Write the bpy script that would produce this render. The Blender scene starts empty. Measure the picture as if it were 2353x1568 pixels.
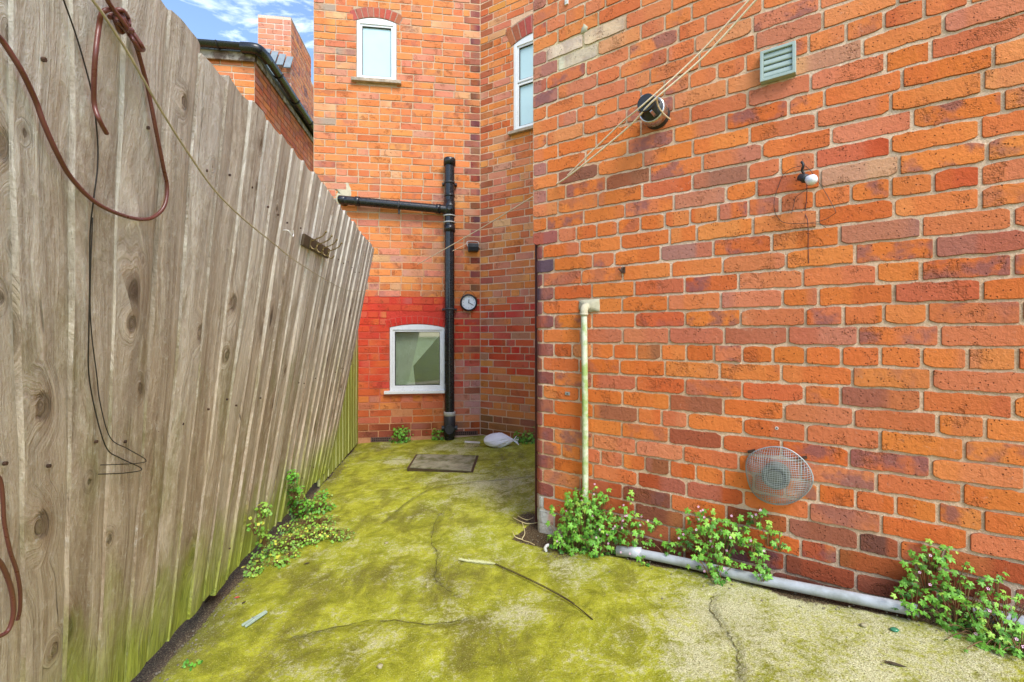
import bpy, math, random
from mathutils import Vector
PI = math.pi
random.seed(7)
D = bpy.data
C = bpy.context.scene.collection
CAMZ = 1.2
F = 1046.0; CX = 1176.5; CY = 772.0
V = Vector

# ---------------------------------------------------------------- materials
class NT:
    def __init__(s, name):
        s.m = D.materials.new(name); s.m.use_nodes = True
        s.t = s.m.node_tree; s.t.nodes.clear()
        s.out = s.n('ShaderNodeOutputMaterial')
        s.b = s.n('ShaderNodeBsdfPrincipled')
        s.t.links.new(s.b.outputs[0], s.out.inputs[0])
    def n(s, k, **kw):
        o = s.t.nodes.new(k)
        for a, v in kw.items(): setattr(o, a, v)
        return o
    def l(s, a, b): s.t.links.new(a, b)
    def pos(s): return s.n('ShaderNodeNewGeometry').outputs['Position']
    def attr(s, name): return s.n('ShaderNodeAttribute', attribute_name=name)
    def mapp(s, vec, scale):
        m = s.n('ShaderNodeMapping'); s.l(vec, m.inputs[0]); m.inputs['Scale'].default_value = scale; return m.outputs[0]
    def noise(s, vec, scale, detail=4, rough=.6, dist=0):
        o = s.n('ShaderNodeTexNoise'); s.l(vec, o.inputs['Vector'])
        o.inputs['Scale'].default_value = scale; o.inputs['Detail'].default_value = detail
        o.inputs['Roughness'].default_value = rough; o.inputs['Distortion'].default_value = dist
        return o.outputs['Fac']
    def vor(s, vec, scale, feature='F1', out='Distance', rnd=1):
        o = s.n('ShaderNodeTexVoronoi', feature=feature); s.l(vec, o.inputs['Vector'])
        o.inputs['Scale'].default_value = scale; o.inputs['Randomness'].default_value = rnd
        return o.outputs[out]
    def ramp(s, fac, a, b, lo=0., hi=1.):
        o = s.n('ShaderNodeMapRange'); s.l(fac, o.inputs['Value'])
        o.inputs['From Min'].default_value = a; o.inputs['From Max'].default_value = b
        o.inputs['To Min'].default_value = lo; o.inputs['To Max'].default_value = hi
        return o.outputs[0]
    def math(s, op, a, b=None, clamp=False):
        o = s.n('ShaderNodeMath', operation=op, use_clamp=clamp)
        for i, x in enumerate((a, b)):
            if x is None: continue
            if isinstance(x, (int, float)): o.inputs[i].default_value = x
            else: s.l(x, o.inputs[i])
        return o.outputs[0]
    def mix(s, f, a, b, mode='MIX'):
        o = s.n('ShaderNodeMix', data_type='RGBA', blend_type=mode)
        for i, x in ((0, f), (6, a), (7, b)):
            if isinstance(x, (int, float)): o.inputs[i].default_value = x
            elif isinstance(x, tuple): o.inputs[i].default_value = x + (1,) if len(x) == 3 else x
            else: s.l(x, o.inputs[i])
        return o.outputs[2]
    def sep(s, vec):
        o = s.n('ShaderNodeSeparateXYZ'); s.l(vec, o.inputs[0]); return o.outputs
    def comb(s, x, y, z):
        o = s.n('ShaderNodeCombineXYZ')
        for i, v in enumerate((x, y, z)):
            if isinstance(v, (int, float)): o.inputs[i].default_value = v
            else: s.l(v, o.inputs[i])
        return o.outputs[0]
    def bump(s, h, dist=.002, strength=1., prev=None):
        o = s.n('ShaderNodeBump'); s.l(h, o.inputs['Height'])
        o.inputs['Distance'].default_value = dist; o.inputs['Strength'].default_value = strength
        if prev is not None: s.l(prev, o.inputs['Normal'])
        return o.outputs[0]
    def done(s, col=None, rough=.8, normal=None, metal=0, spec=.5, **kw):
        if col is not None:
            if isinstance(col, tuple): s.b.inputs['Base Color'].default_value = col + (1,)
            else: s.l(col, s.b.inputs['Base Color'])
        if isinstance(rough, (int, float)): s.b.inputs['Roughness'].default_value = rough
        else: s.l(rough, s.b.inputs['Roughness'])
        s.b.inputs['Metallic'].default_value = metal
        s.b.inputs['Specular IOR Level'].default_value = spec
        if normal is not None: s.l(normal, s.b.inputs['Normal'])
        for k, v in kw.items(): s.b.inputs[k.replace('_', ' ')].default_value = v
        return s.m

def lin(r, g, b):
    f = lambda c: (c/255/12.92) if c/255 <= .04045 else ((c/255+.055)/1.055)**2.4
    return (f(r), f(g), f(b))

def mat_brick(name='brick', fine=1.0):
    t = NT(name); p = t.pos(); a = t.attr('Col'); col = a.outputs['Color']; heart = a.outputs['Alpha']
    n1 = t.noise(p, 14, 5, .65); n2 = t.noise(p, 60, 4, .7); n3 = t.noise(p, 4.5, 3, .5)
    n4 = t.noise(p, 300, 2, .6)
    hm = t.math('MULTIPLY', t.ramp(t.noise(p, 11, 3, .55), .47, .6), heart)
    c = t.mix(hm, col, lin(112, 82, 92))
    c = t.mix(t.ramp(n1, .3, .72, 0, .55), c, t.mix(1., c, (1.1, 1.12, 1.06), 'MULTIPLY'))
    c = t.mix(t.ramp(n3, .45, .3, 0, .4), c, t.mix(1., c, (.85, .72, .68), 'MULTIPLY'))
    c = t.mix(t.ramp(n2, .35, .7, 0, .35), c, t.mix(1., c, (1.1, 1.3, 1.5), 'MULTIPLY'))
    pit = t.ramp(t.vor(p, 70), .2, .09); pitm = t.math('MULTIPLY', pit, t.ramp(n1, .42, .52))
    c = t.mix(t.math('MULTIPLY', pitm, .75), c, lin(70, 30, 20))
    # dust of old mortar caught on the faces
    du = t.math('MULTIPLY', t.ramp(t.noise(p, 38, 6, .75), .60, .74), t.ramp(t.noise(p, 2.3, 2), .42, .62))
    c = t.mix(t.math('MULTIPLY', du, .55), c, lin(226, 190, 165))
    h = t.math('SUBTRACT', t.math('ADD', t.math('MULTIPLY', n2, .8), t.math('MULTIPLY', n4, .3)), t.math('MULTIPLY', pitm, .9))
    h = t.math('ADD', h, t.math('MULTIPLY', n1, .8))
    sp_ = t.ramp(t.noise(p, 7, 6, .8), .56, .66)
    h = t.math('SUBTRACT', h, t.math('MULTIPLY', sp_, 1.1))
    c = t.mix(t.math('MULTIPLY', sp_, .45), c, t.mix(n2, lin(196, 120, 78), lin(120, 60, 40)))
    c = t.mix(1., c, (.86, .86, .88), 'MULTIPLY')
    return t.done(c, t.ramp(n2, .3, .7, .7, .95), t.bump(h, .0055*fine, 1.), spec=.2)

def mat_mortar(name='mortar'):
    t = NT(name); p = t.pos(); col = t.attr('Col').outputs['Color']
    n1 = t.noise(p, 9, 5, .6); n2 = t.noise(p, 110, 4, .75)
    c = t.mix(t.ramp(n1, .35, .7, 0, .7), col, t.mix(1., col, (.82, .76, .7), 'MULTIPLY'))
    c = t.mix(t.ramp(n2, .62, .4, 0, .35), c, t.mix(1., c, (.5, .42, .36), 'MULTIPLY'))
    h = t.math('ADD', n2, t.math('MULTIPLY', t.noise(p, 35, 3), 1.5))
    return t.done(c, .92, t.bump(h, .006, .8), spec=.2)

def mat_wood(name='weathered_wood', green=0.0):
    t = NT(name); w = t.attr('W').outputs['Vector']; u, v, r = t.sep(w)
    # grain runs along v; knots push it sideways
    kv = t.comb(t.math('MULTIPLY', u, 7.), t.math('ADD', t.math('MULTIPLY', v, 3.4), t.math('MULTIPLY', r, 37.)), t.math('MULTIPLY', r, 11.))
    vo = t.n('ShaderNodeTexVoronoi', voronoi_dimensions='2D'); t.l(kv, vo.inputs['Vector']); vo.inputs['Scale'].default_value = 1.0; vo.inputs['Randomness'].default_value = .95
    kd = vo.outputs['Distance']; kr = t.sep(vo.outputs['Color'])[0]
    on = t.ramp(kr, .80, .83)
    bul = t.math('MULTIPLY', t.math('POWER', t.ramp(kd, 0., .6, 1., 0.), 1.6), on)
    KD = t.attr('K').outputs['Vector']; kx = t.sep(KD)[0]
    warp = t.noise(t.comb(t.math('MULTIPLY', u, 7.), t.math('MULTIPLY', v, 1.1), t.math('MULTIPLY', r, 9.)), 1.0, 3, .5)
    g = t.math('ADD', t.math('MULTIPLY', u, 62.), t.math('ADD', t.math('ADD', t.math('MULTIPLY', bul, 6.), t.ramp(kx, 0., 3.4, 5.5, 0.)), t.math('MULTIPLY', warp, 12.)))
    gv = t.comb(g, t.math('MULTIPLY', v, 1.4), t.math('MULTIPLY', r, 23.))
    gn = t.noise(gv, .62, 4, .65)
    fv = t.comb(t.math('MULTIPLY', g, 3.), t.math('MULTIPLY', v, 6.), r); fn = t.noise(fv, 1., 3, .7)
    saw = t.noise(t.comb(t.math('MULTIPLY', u, 14.), t.math('SUBTRACT', t.math('MULTIPLY', v, 150.), t.math('MULTIPLY', u, 90.)), r), 1., 2)
    crackn = t.ramp(t.noise(t.comb(t.math('MULTIPLY', g, .8), t.math('MULTIPLY', v, .8), t.math('MULTIPLY', r, 5.)), 1., 5, .7), .33, .27)
    blot = t.noise(t.comb(t.math('MULTIPLY', u, 5.), t.math('MULTIPLY', v, 2.), t.math('MULTIPLY', r, 7.)), 1.3, 4, .6)
    top = t.ramp(t.math('ADD', v, t.math('MULTIPLY', blot, .9)), 1.15, 2.1)
    warm = t.mix(t.ramp(gn, .35, .65), lin(182, 164, 142), lin(232, 216, 194))
    grey = t.mix(t.ramp(gn, .35, .65), lin(196, 191, 186), lin(248, 247, 244))
    c = t.mix(top, warm, grey)
    tint = t.ramp(t.noise(t.comb(r, 0., 0.), 900., 0), .35, .65)
    c = t.mix(tint, t.mix(1., c, (.76, .71, .66), 'MULTIPLY'), c)
    c = t.mix(t.ramp(fn, .6, .38, 0, .5), c, t.mix(1., c, (.68, .6, .54), 'MULTIPLY'))
    c = t.mix(t.ramp(saw, .55, .75, 0, .2), c, lin(214, 202, 180))
    c = t.mix(t.ramp(blot, .5, .72, 0, .4), c, t.mix(1., c, (.74, .62, .5), 'MULTIPLY'))
    c = t.mix(t.math('MULTIPLY', crackn, .6), c, lin(52, 40, 30))
    core = t.math('MULTIPLY', t.ramp(t.math('ADD', kd, t.math('MULTIPLY', fn, .12)), .24, .12), on)
    c = t.mix(t.math('MULTIPLY', core, .8), c, lin(84, 66, 50))
    c = t.mix(t.math('MULTIPLY', t.math('MULTIPLY', t.ramp(kd, .42, .26), t.ramp(fn, .4, .6, .3, .8)), on), c, t.mix(1., c, (.62, .52, .44), 'MULTIPLY'))
    kq = t.math('ADD', kx, t.math('MULTIPLY', t.math('SUBTRACT', fn, .5), 1.1))
    c = t.mix(t.ramp(kq, 2.3, 1.1, 0, .5), c, t.mix(1., c, (.68, .55, .42), 'MULTIPLY'))
    c = t.mix(t.ramp(kq, 1.15, .75, 0, .62), c, t.mix(t.ramp(fn, .4, .6), lin(58, 46, 36), lin(132, 112, 92)))
    mot = t.noise(t.comb(t.math('MULTIPLY', u, 60.), t.math('MULTIPLY', v, 26.), t.math('MULTIPLY', r, 17.)), 1., 6, .75)
    c = t.mix(t.math('MULTIPLY', t.ramp(mot, .56, .42), t.math('MULTIPLY', t.ramp(blot, .4, .6), .5)), c, t.mix(1., c, (.58, .5, .44), 'MULTIPLY'))
    c = t.mix(t.ramp(mot, .56, .7, 0, .45), c, lin(236, 232, 226))
    streak = t.noise(t.comb(t.math('MULTIPLY', u, 16.), t.math('MULTIPLY', v, .5), t.math('MULTIPLY', r, 31.)), 1., 3, .5)
    c = t.mix(t.ramp(streak, .56, .7, 0, .45), c, t.mix(1., c, (.66, .55, .45), 'MULTIPLY'))
    # nail heads on the two rails that show
    nail = None
    # algae wicking up from the ground
    al = t.ramp(t.math('ADD', v, t.math('MULTIPLY', t.math('ADD', blot, t.math('MULTIPLY', gn, .35)), -.62)), .0 + green, -.38 + green, 0, 1)
    alc = t.mix(t.ramp(fn, .35, .65), lin(112, 128, 14), lin(186, 196, 62))
    c = t.mix(t.math('MULTIPLY', al, .85), c, alc)
    mid = t.math('MULTIPLY', t.ramp(blot, .52, .66), t.ramp(v, 1.5, .9, 0, .25))
    c = t.mix(mid, c, lin(150, 158, 84))
    edge = t.noise(t.comb(t.math('MULTIPLY', u, 40.), t.math('MULTIPLY', v, .35), t.math('MULTIPLY', r, 53.)), 1., 2, .5)
    c = t.mix(t.ramp(edge, .58, .72, 0, .5), c, t.mix(1., c, (.6, .5, .42), 'MULTIPLY'))
    h = t.math('ADD', t.math('MULTIPLY', gn, 1.3), t.math('ADD', t.math('MULTIPLY', fn, .7), t.math('ADD', t.math('MULTIPLY', crackn, -1.6), t.math('ADD', t.math('MULTIPLY', mot, 1.3), t.ramp(kq, 1.2, .8, 0, -.9)))))
    return t.done(c, .85, t.bump(h, .006, 1.), spec=.25)

def mat_plain(name, col, rough=.5, var=.15, scale=20, metal=0, bump=.0006, spec=.5, tint=None, tf=.5, **kw):
    t = NT(name); p = t.pos(); n1 = t.noise(p, scale, 5, .65); n2 = t.noise(p, scale*7, 3, .6)
    dark = tuple(x*(1-var*2) for x in col)
    c = t.mix(t.ramp(n1, .35, .7), dark, col)
    if tint: c = t.mix(t.ramp(t.noise(p, scale*.6, 5, .7), .45, .6, 0, tf), c, tint)
    return t.done(c, t.ramp(n2, .3, .7, max(rough-.1, .02), min(rough+.12, 1)), t.bump(t.math('ADD', n1, n2), bump, .6), metal=metal, spec=spec, **kw)

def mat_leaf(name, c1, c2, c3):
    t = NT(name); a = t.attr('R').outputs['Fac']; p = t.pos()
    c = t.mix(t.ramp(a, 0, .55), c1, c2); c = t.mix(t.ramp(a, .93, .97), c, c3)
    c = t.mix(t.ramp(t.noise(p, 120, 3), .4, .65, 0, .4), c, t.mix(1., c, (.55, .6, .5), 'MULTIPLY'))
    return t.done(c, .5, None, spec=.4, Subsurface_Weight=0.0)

def mat_ground():
    t = NT('algae_concrete'); p = t.pos(); a = t.attr('M'); m = a.outputs['Color']; crack = a.outputs['Alpha']
    pale, dark, soil = t.sep(m)
    n1 = t.noise(p, 2.6, 6, .62); n2 = t.noise(p, 9, 6, .7, .6); n3 = t.noise(p, 55, 5, .75); n4 = t.noise(p, 230, 3, .7)
    sx = t.mapp(p, (1.2, .5, 1)); n5 = t.noise(sx, 5, 6, .65, .3)
    moss = t.mix(t.ramp(n2, .36, .64), lin(126, 126, 16), lin(188, 186, 48))
    moss = t.mix(t.ramp(n1, .45, .62, 0, .6), moss, lin(152, 156, 22))
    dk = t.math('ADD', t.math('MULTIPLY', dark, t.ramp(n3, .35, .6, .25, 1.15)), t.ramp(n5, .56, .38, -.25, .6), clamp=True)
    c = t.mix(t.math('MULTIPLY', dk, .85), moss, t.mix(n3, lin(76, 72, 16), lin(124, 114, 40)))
    pl = t.math('ADD', pale, t.math('ADD', t.ramp(n2, .4, .68, -.6, .3), t.math('ADD', t.ramp(n3, .4, .62, -.45, .45), t.ramp(n1, .45, .6, -.1, .45))), clamp=True)
    conc = t.mix(t.ramp(n4, .36, .62), lin(146, 138, 100), lin(226, 220, 180))
    c = t.mix(t.math('MULTIPLY', pl, .9), c, conc)
    sl = t.ramp(t.math('ADD', soil, t.ramp(n3, .3, .7, -.3, .3)), .35, .65)
    soilc = t.mix(t.ramp(n4, .4, .62), lin(44, 33, 24), lin(112, 88, 62))
    c = t.mix(sl, c, soilc)
    c = t.mix(t.math('MULTIPLY', crack, t.ramp(n2, .42, .6, .0, .7)), c, lin(44, 42, 18))
    c = t.mix(t.ramp(n4, .58, .7, 0, .6), c, lin(222, 212, 160))
    c = t.mix(t.ramp(n4, .43, .32, 0, .65), c, lin(66, 60, 22))
    c = t.mix(t.ramp(t.vor(p, 46), .10, .05, 0, .5), c, lin(60, 50, 26))
    c = t.mix(1., c, (.97, 1., .95), 'MULTIPLY')
    h = t.math('ADD', t.math('MULTIPLY', n3, 1.2), t.math('ADD', n4, t.math('MULTIPLY', crack, -2.)))
    h = t.math('ADD', h, t.math('MULTIPLY', n2, 2.))
    return t.done(c, t.ramp(n1, .3, .7, .6, .92), t.bump(h, .006, .8), spec=.3)

M = {}
M['brick'] = mat_brick(); M['mortar'] = mat_mortar(); M['wood'] = mat_wood()
M['wood_green'] = mat_wood('algae_wood', .85); M['ground'] = mat_ground()
M['upvc'] = mat_plain('white_upvc', (.74, .76, .77), .3, .05, 6, bump=.0001)
M['gasket'] = mat_plain('window_gasket', (.03, .03, .03), .6)
M['stone'] = mat_plain('concrete_sill', lin(196, 178, 158), .85, .22, 16, bump=.002, tint=lin(120, 108, 86))
M['black'] = mat_plain('black_plastic', (.012, .013, .016), .28, .2, 5, bump=.0003)
M['black_dull'] = mat_plain('dull_black_plastic', (.02, .021, .024), .5, .2, 9, bump=.0006, tint=lin(90, 92, 96), tf=.25)
M['rubber'] = mat_plain('pale_seal', lin(190, 190, 186), .6)
M['dark'] = mat_plain('dark_void', (.006, .006, .006), .9)
M['maroon'] = mat_plain('maroon_paint', lin(92, 38, 34), .6, .25, 18, bump=.001)
M['vent'] = mat_plain('grey_green_vent', lin(160, 174, 166), .45, .06, 8)
M['chrome'] = mat_plain('brushed_steel', (.6, .58, .55), .3, .06, 10, metal=1)
M['galv'] = mat_plain('galvanised_wire', lin(168, 174, 172), .42, .12, 30, metal=.35)
M['steel_dark'] = mat_plain('rusty_steel', lin(92, 68, 54), .6, .3, 60, metal=.4)
M['fluegrey'] = mat_plain('flue_aluminium', lin(120, 126, 112), .55, .15, 12, metal=.3)
M['rope'] = mat_plain('pale_rope', lin(236, 214, 180), .85, .15, 90, bump=.001)
M['line'] = mat_plain('washing_line', lin(186, 172, 146), .7, .15, 50)
M['cable'] = mat_plain('brown_cable', lin(110, 62, 54), .33, .12, 12, bump=.0002)
M['wire'] = mat_plain('black_wire', (.02, .016, .014), .5)
M['redwire'] = mat_plain('dark_red_wire', lin(84, 26, 20), .5)
M['whitecable'] = mat_plain('white_cable', (.7, .68, .64), .5)
M['clockface'] = mat_plain('clock_face', (.72, .78, .82), .4, .03, 10, bump=.0001)
M['ink'] = mat_plain('clock_ink', (.03, .03, .035), .5)
M['greypipe'] = mat_plain('grey_plastic_pipe', lin(182, 188, 192), .42, .12, 9, tint=lin(128, 132, 122), tf=.6)
M['limepipe'] = mat_plain('algae_stained_pipe', lin(206, 210, 184), .6, .08, 20, bump=.0008, tint=lin(140, 166, 76), tf=.85)
M['brass'] = mat_plain('aged_brass', lin(150, 132, 92), .35, .2, 40, metal=.8)
M['oldwood'] = mat_plain('dark_varnished_wood', lin(84, 68, 48), .5, .25, 30)
M['whitemetal'] = mat_plain('white_coated_metal', (.75, .73, .7), .4)
M['patch'] = mat_plain('pale_cement', lin(184, 176, 148), .9, .1, 14, bump=.003, tint=lin(206, 196, 168))
M['bag'] = mat_plain('white_polythene', (.9, .92, .95), .3, .02, 30, bump=.006)
M['peg'] = mat_plain('grey_green_peg', lin(168, 186, 170), .6, .1, 40)
M['iron'] = mat_plain('cast_iron', lin(164, 158, 128), .75, .2, 12, bump=.003, tint=lin(92, 92, 40), tf=.85)
M['airbrick'] = mat_plain('terracotta_air_brick', lin(112, 84, 74), .85, .2, 30, bump=.002)
M['lead'] = mat_plain('lead_flashing', lin(128, 140, 146), .6, .1, 12)
M['slate'] = mat_plain('roof_slate', lin(86, 88, 92), .7, .15, 10)
M['timber'] = mat_plain('weathered_fascia', lin(120, 96, 84), .8, .3, 18, tint=lin(200, 190, 178))
M['stone_bit'] = mat_plain('pebble', lin(176, 166, 128), .85, .2, 60, bump=.001)
M['crackdirt'] = mat_plain('crack_dirt', lin(98, 90, 40), .95, .3, 60)
M['gravel'] = mat_plain('gravel_bits', lin(150, 140, 116), .85, .35, 120)
M['plume'] = mat_plain('dry_plume', lin(222, 224, 170), .8, .1, 80)
M['stalk'] = mat_plain('brown_stalk', lin(70, 54, 34), .7, .2, 60)
M['straw'] = mat_plain('pale_root', lin(222, 206, 150), .7, .15, 60)
M['leaf'] = mat_leaf('herb_leaf', lin(50, 104, 24), lin(114, 172, 54), lin(150, 190, 70))
M['leafdark'] = mat_leaf('dark_leaf', lin(56, 112, 24), lin(104, 170, 44), lin(140, 160, 60))
M['leafpale'] = mat_leaf('pale_leaf', lin(84, 140, 44), lin(140, 182, 64), lin(200, 200, 74))
M['stem'] = mat_plain('red_green_stem', lin(124, 92, 52), .6)
M['petal'] = mat_plain('pink_petal', lin(240, 190, 214), .5, .05)
M['greenglass'] = mat_plain('green_glass_shard', lin(60, 132, 96), .2)
M['redleaf'] = mat_plain('red_leaf', lin(196, 74, 60), .6)
M['brownleaf'] = mat_plain('brown_leaf', lin(66, 52, 26), .7)
M['reflection_sheet'] = mat_plain('beige_reflection', lin(232, 222, 196), .8, .1, 6, tint=lin(196, 186, 156))  # beige of the reflection imitated behind the lower pane
M['room'] = mat_plain('room_green', lin(30, 46, 42), .8, .1, 5)
def mat_glass(name, col, rough, alpha_t):
    t = NT(name); p = t.pos()
    gl = t.n('ShaderNodeBsdfTransparent'); gl.inputs[0].default_value = (.8, .88, .86, 1)
    gs = t.n('ShaderNodeBsdfGlossy'); gs.inputs['Roughness'].default_value = rough; gs.inputs[0].default_value = (.9, .95, 1, 1)
    mx = t.n('ShaderNodeMixShader'); mx.inputs[0].default_value = alpha_t
    t.l(gl.outputs[0], mx.inputs[1]); t.l(gs.outputs[0], mx.inputs[2]); t.l(mx.outputs[0], t.out.inputs[0])
    return t.m
M['glass'] = mat_glass('clear_glass', None, .03, .11)
M['obscure'] = mat_plain('obscured_glass', lin(186, 214, 220), .12, .04, 3, bump=.0002, spec=.6)
M['bulb'] = mat_plain('frosted_bulb', (.72, .72, .76), .1, .03, spec=.8)

# ---------------------------------------------------------------- mesh helpers
class MB:
    def __init__(s): s.v = []; s.f = []; s.mi = []; s.sm = []; s.at = {}
    def add(s, vs, fs, mi=0, smooth=False, **at):
        o = len(s.v); s.v += [tuple(x) for x in vs]
        for f in fs: s.f.append(tuple(i+o for i in f)); s.mi.append(mi); s.sm.append(smooth)
        for k, val in at.items():
            L = s.at.setdefault(k, [])
            while len(L) < o: L.append((0, 0, 0, 0))
            L += val if isinstance(val, list) else [val]*len(vs)
    def box(s, o, a, b, c, mi=0, **at):     # origin and three edge vectors
        o, a, b, c = V(o), V(a), V(b), V(c)
        if a.cross(b).dot(c) < 0: o = o + c; c = -c
        vs = [o, o+a, o+a+b, o+b, o+c, o+a+c, o+a+b+c, o+b+c]
        s.add(vs, [(0, 3, 2, 1), (4, 5, 6, 7), (0, 1, 5, 4), (1, 2, 6, 5), (2, 3, 7, 6), (3, 0, 4, 7)], mi, **at)
    def lathe(s, o, axis, prof, n=24, mi=0, smooth=True, caps=True):   # prof: list of (t along axis, radius)
        o = V(o); ax = V(axis).normalized(); u = ax.orthogonal().normalized(); w = ax.cross(u)
        vs = []; fs = []
        for (t, r) in prof:
            for i in range(n):
                a = 2*PI*i/n; vs.append(o + ax*t + (u*math.cos(a) + w*math.sin(a))*r)
        m = len(prof)
        for j in range(m-1):
            for i in range(n): fs.append((j*n+i, j*n+(i+1) % n, (j+1)*n+(i+1) % n, (j+1)*n+i))
        s.add(vs, fs, mi, smooth)
        if caps:
            s.add(vs[:n], [tuple(reversed(range(n)))], mi); s.add(vs[-n:], [tuple(range(n))], mi)
    def tube(s, pts, r, n=8, mi=0, smooth_path=True, sub=6, caps=True, closed=False):
        P = [V(p) for p in pts]
        if smooth_path and len(P) > 2: P = catmull(P, sub)
        R = r if isinstance(r, list) else None
        up = None; vs = []; fs = []; m = len(P)
        for j in range(m):
            d = (P[min(j+1, m-1)] - P[max(j-1, 0)])
            d = d.normalized() if d.length > 1e-9 else V((0, 0, 1))
            if up is None: up = d.orthogonal().normalized()
            up = (up - d*up.dot(d))
            up = up.normalized() if up.length > 1e-6 else d.orthogonal().normalized()
            w = d.cross(up)
            rr = r if R is None else R[0] + (R[1]-R[0])*j/(m-1)
            for i in range(n):
                a = 2*PI*i/n; vs.append(P[j] + (up*math.cos(a) + w*math.sin(a))*rr)
        for j in range(m-1):
            for i in range(n): fs.append((j*n+i, j*n+(i+1) % n, (j+1)*n+(i+1) % n, (j+1)*n+i))
        s.add(vs, fs, mi, True)
        if caps: s.add(vs[:n], [tuple(reversed(range(n)))], mi); s.add(vs[-n:], [tuple(range(n))], mi)
    def blob(s, c, rx, ry, rz, jit=.15, mi=0, nu=8, nv=5, smooth=True):
        c = V(c); vs = []; fs = []
        for j in range(nv+1):
            ph = PI*j/nv
            for i in range(nu):
                a = 2*PI*i/nu; k = 1 + random.uniform(-jit, jit)
                vs.append(c + V((rx*math.sin(ph)*math.cos(a)*k, ry*math.sin(ph)*math.sin(a)*k, rz*math.cos(ph)*k)))
        for j in range(nv):
            for i in range(nu): fs.append((j*nu+i, (j+1)*nu+i, (j+1)*nu+(i+1) % nu, j*nu+(i+1) % nu))
        s.add(vs, fs, mi, smooth)
    def build(s, name, mats, parent=None, bevel=0, solid=0):
        off = wloc(parent) if parent else V((0, 0, 0))
        me = D.meshes.new(name); me.from_pydata([(x-off.x, y-off.y, z-off.z) for x, y, z in s.v], [], s.f)
        if not isinstance(mats, (list, tuple)): mats = [mats]
        for m in mats: me.materials.append(M[m] if isinstance(m, str) else m)
        me.polygons.foreach_set('material_index', s.mi); me.polygons.foreach_set('use_smooth', s.sm)
        for k, L in s.at.items():
            while len(L) < len(s.v): L.append((0, 0, 0, 0))
            if k == 'Col' or k == 'M':
                a = me.attributes.new(k, 'FLOAT_COLOR', 'POINT'); a.data.foreach_set('color', [x for q in L for x in q])
            elif k == 'R':
                a = me.attributes.new(k, 'FLOAT', 'POINT'); a.data.foreach_set('value', [q[0] for q in L])
            else:
                a = me.attributes.new(k, 'FLOAT_VECTOR', 'POINT'); a.data.foreach_set('vector', [x for q in L for x in q[:3]])
        me.update(); o = D.objects.new(name, me); C.objects.link(o)
        if parent: o.parent = parent
        if bevel:
            b = o.modifiers.new('bevel', 'BEVEL'); b.width = bevel; b.segments = 2; b.limit_method = 'ANGLE'
        if solid:
            b = o.modifiers.new('solid', 'SOLIDIFY'); b.thickness = solid
        return o
def wloc(o):
    l = V((0, 0, 0))
    while o: l += o.location; o = o.parent
    return l
def catmull(P, sub):
    out = []
    for i in range(len(P)-1):
        p0 = P[max(i-1, 0)]; p1 = P[i]; p2 = P[i+1]; p3 = P[min(i+2, len(P)-1)]
        for k in range(sub):
            t = k/sub
            out.append(.5*((2*p1) + (p2-p0)*t + (2*p0-5*p1+4*p2-p3)*t*t + (3*p1-p0-3*p2+p3)*t*t*t))
    out.append(P[-1]); return out
def tag(o, label=None, cat=None, group=None, kind=None):
    if label: o['label'] = label
    if cat: o['category'] = cat
    if group: o['group'] = group
    if kind: o['kind'] = kind
    return o
def thing(name, label, cat, loc, group=None):
    o = D.objects.new(name, None); C.objects.link(o); o.location = loc; o.empty_display_size = .05
    return tag(o, label, cat, group)
def N3(x, y, z=0):   # cheap smooth noise
    return (math.sin(x*1.7+z*3.1+math.sin(y*2.3)*1.3) + math.sin(y*1.9-x*.7+z*1.3+math.sin(x*3.1)*.9))*.5

# ---------------------------------------------------------------- fitted geometry
def ray(x, y): return V(((x-CX)/F, 1, (CY-y)/F))
class Wall:
    def __init__(s, P0, d, bull=None):
        s.P0 = V((P0[0], P0[1], 0)); s.d = V((d[0], d[1], 0)).normalized()
        s.n = V((s.d.y, -s.d.x, 0)); s.bull = bull
    def P(s, a, z, off=0):
        return s.P0 + s.d*a + s.n*off + V((0, 0, z))
    def PB(s, a, z, off=0):
        r = s.bull
        if r and a < .03 and z < 1.76:
            th = (.03-a)/r
            return s.P0 + s.d*(.03-(r+off)*math.sin(th)) + s.n*(-r+(r+off)*math.cos(th)) + V((0, 0, z))
        if r: a = max(a, -.034)
        return s.P(a, z, off)
    def hit(s, x, y, off=0):
        r = ray(x, y); o = V((0, 0, CAMZ)); p0 = s.P0 + s.n*off
        t = (p0-o).dot(s.n)/r.dot(s.n); q = o + r*t
        return (q-p0).dot(s.d), q.z
    def at(s, x, y, off=0):
        a, z = s.hit(x, y, off); return s.P(a, z, off)
cA = math.cos(math.radians(7.7)); sA = math.sin(math.radians(7.7))
WA = Wall((-.372-1.86*cA, 5.33-1.86*sA), (cA, sA)); LA = 1.86
W2 = Wall((-.372, 5.33), (.857, -.515))
WB = Wall((.149, 2.632), (.815, -.579), bull=.06)
WR = Wall((WB.P0.x + .579*1.9, WB.P0.y + .815*1.9), (-.579, -.815))     # return of the near wall, hidden side
def gz(x, y):
    b = .05 + .04*x if x < 0 else .05 + .115*x
    if x > 2.2: b = .05 + .115*2.2
    if x < -2: b = -.03
    return b + .006*N3(x*2.2, y*2.2) + .0025*N3(x*9, y*9, 2)
def ghit(x, y, up=0):
    r = ray(x, y); z = 0.
    for i in range(12):
        t = (z+up-CAMZ)/r.z; z = gz(r.x*t, r.y*t)
    return V((r.x*t, r.y*t, z+up))

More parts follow.
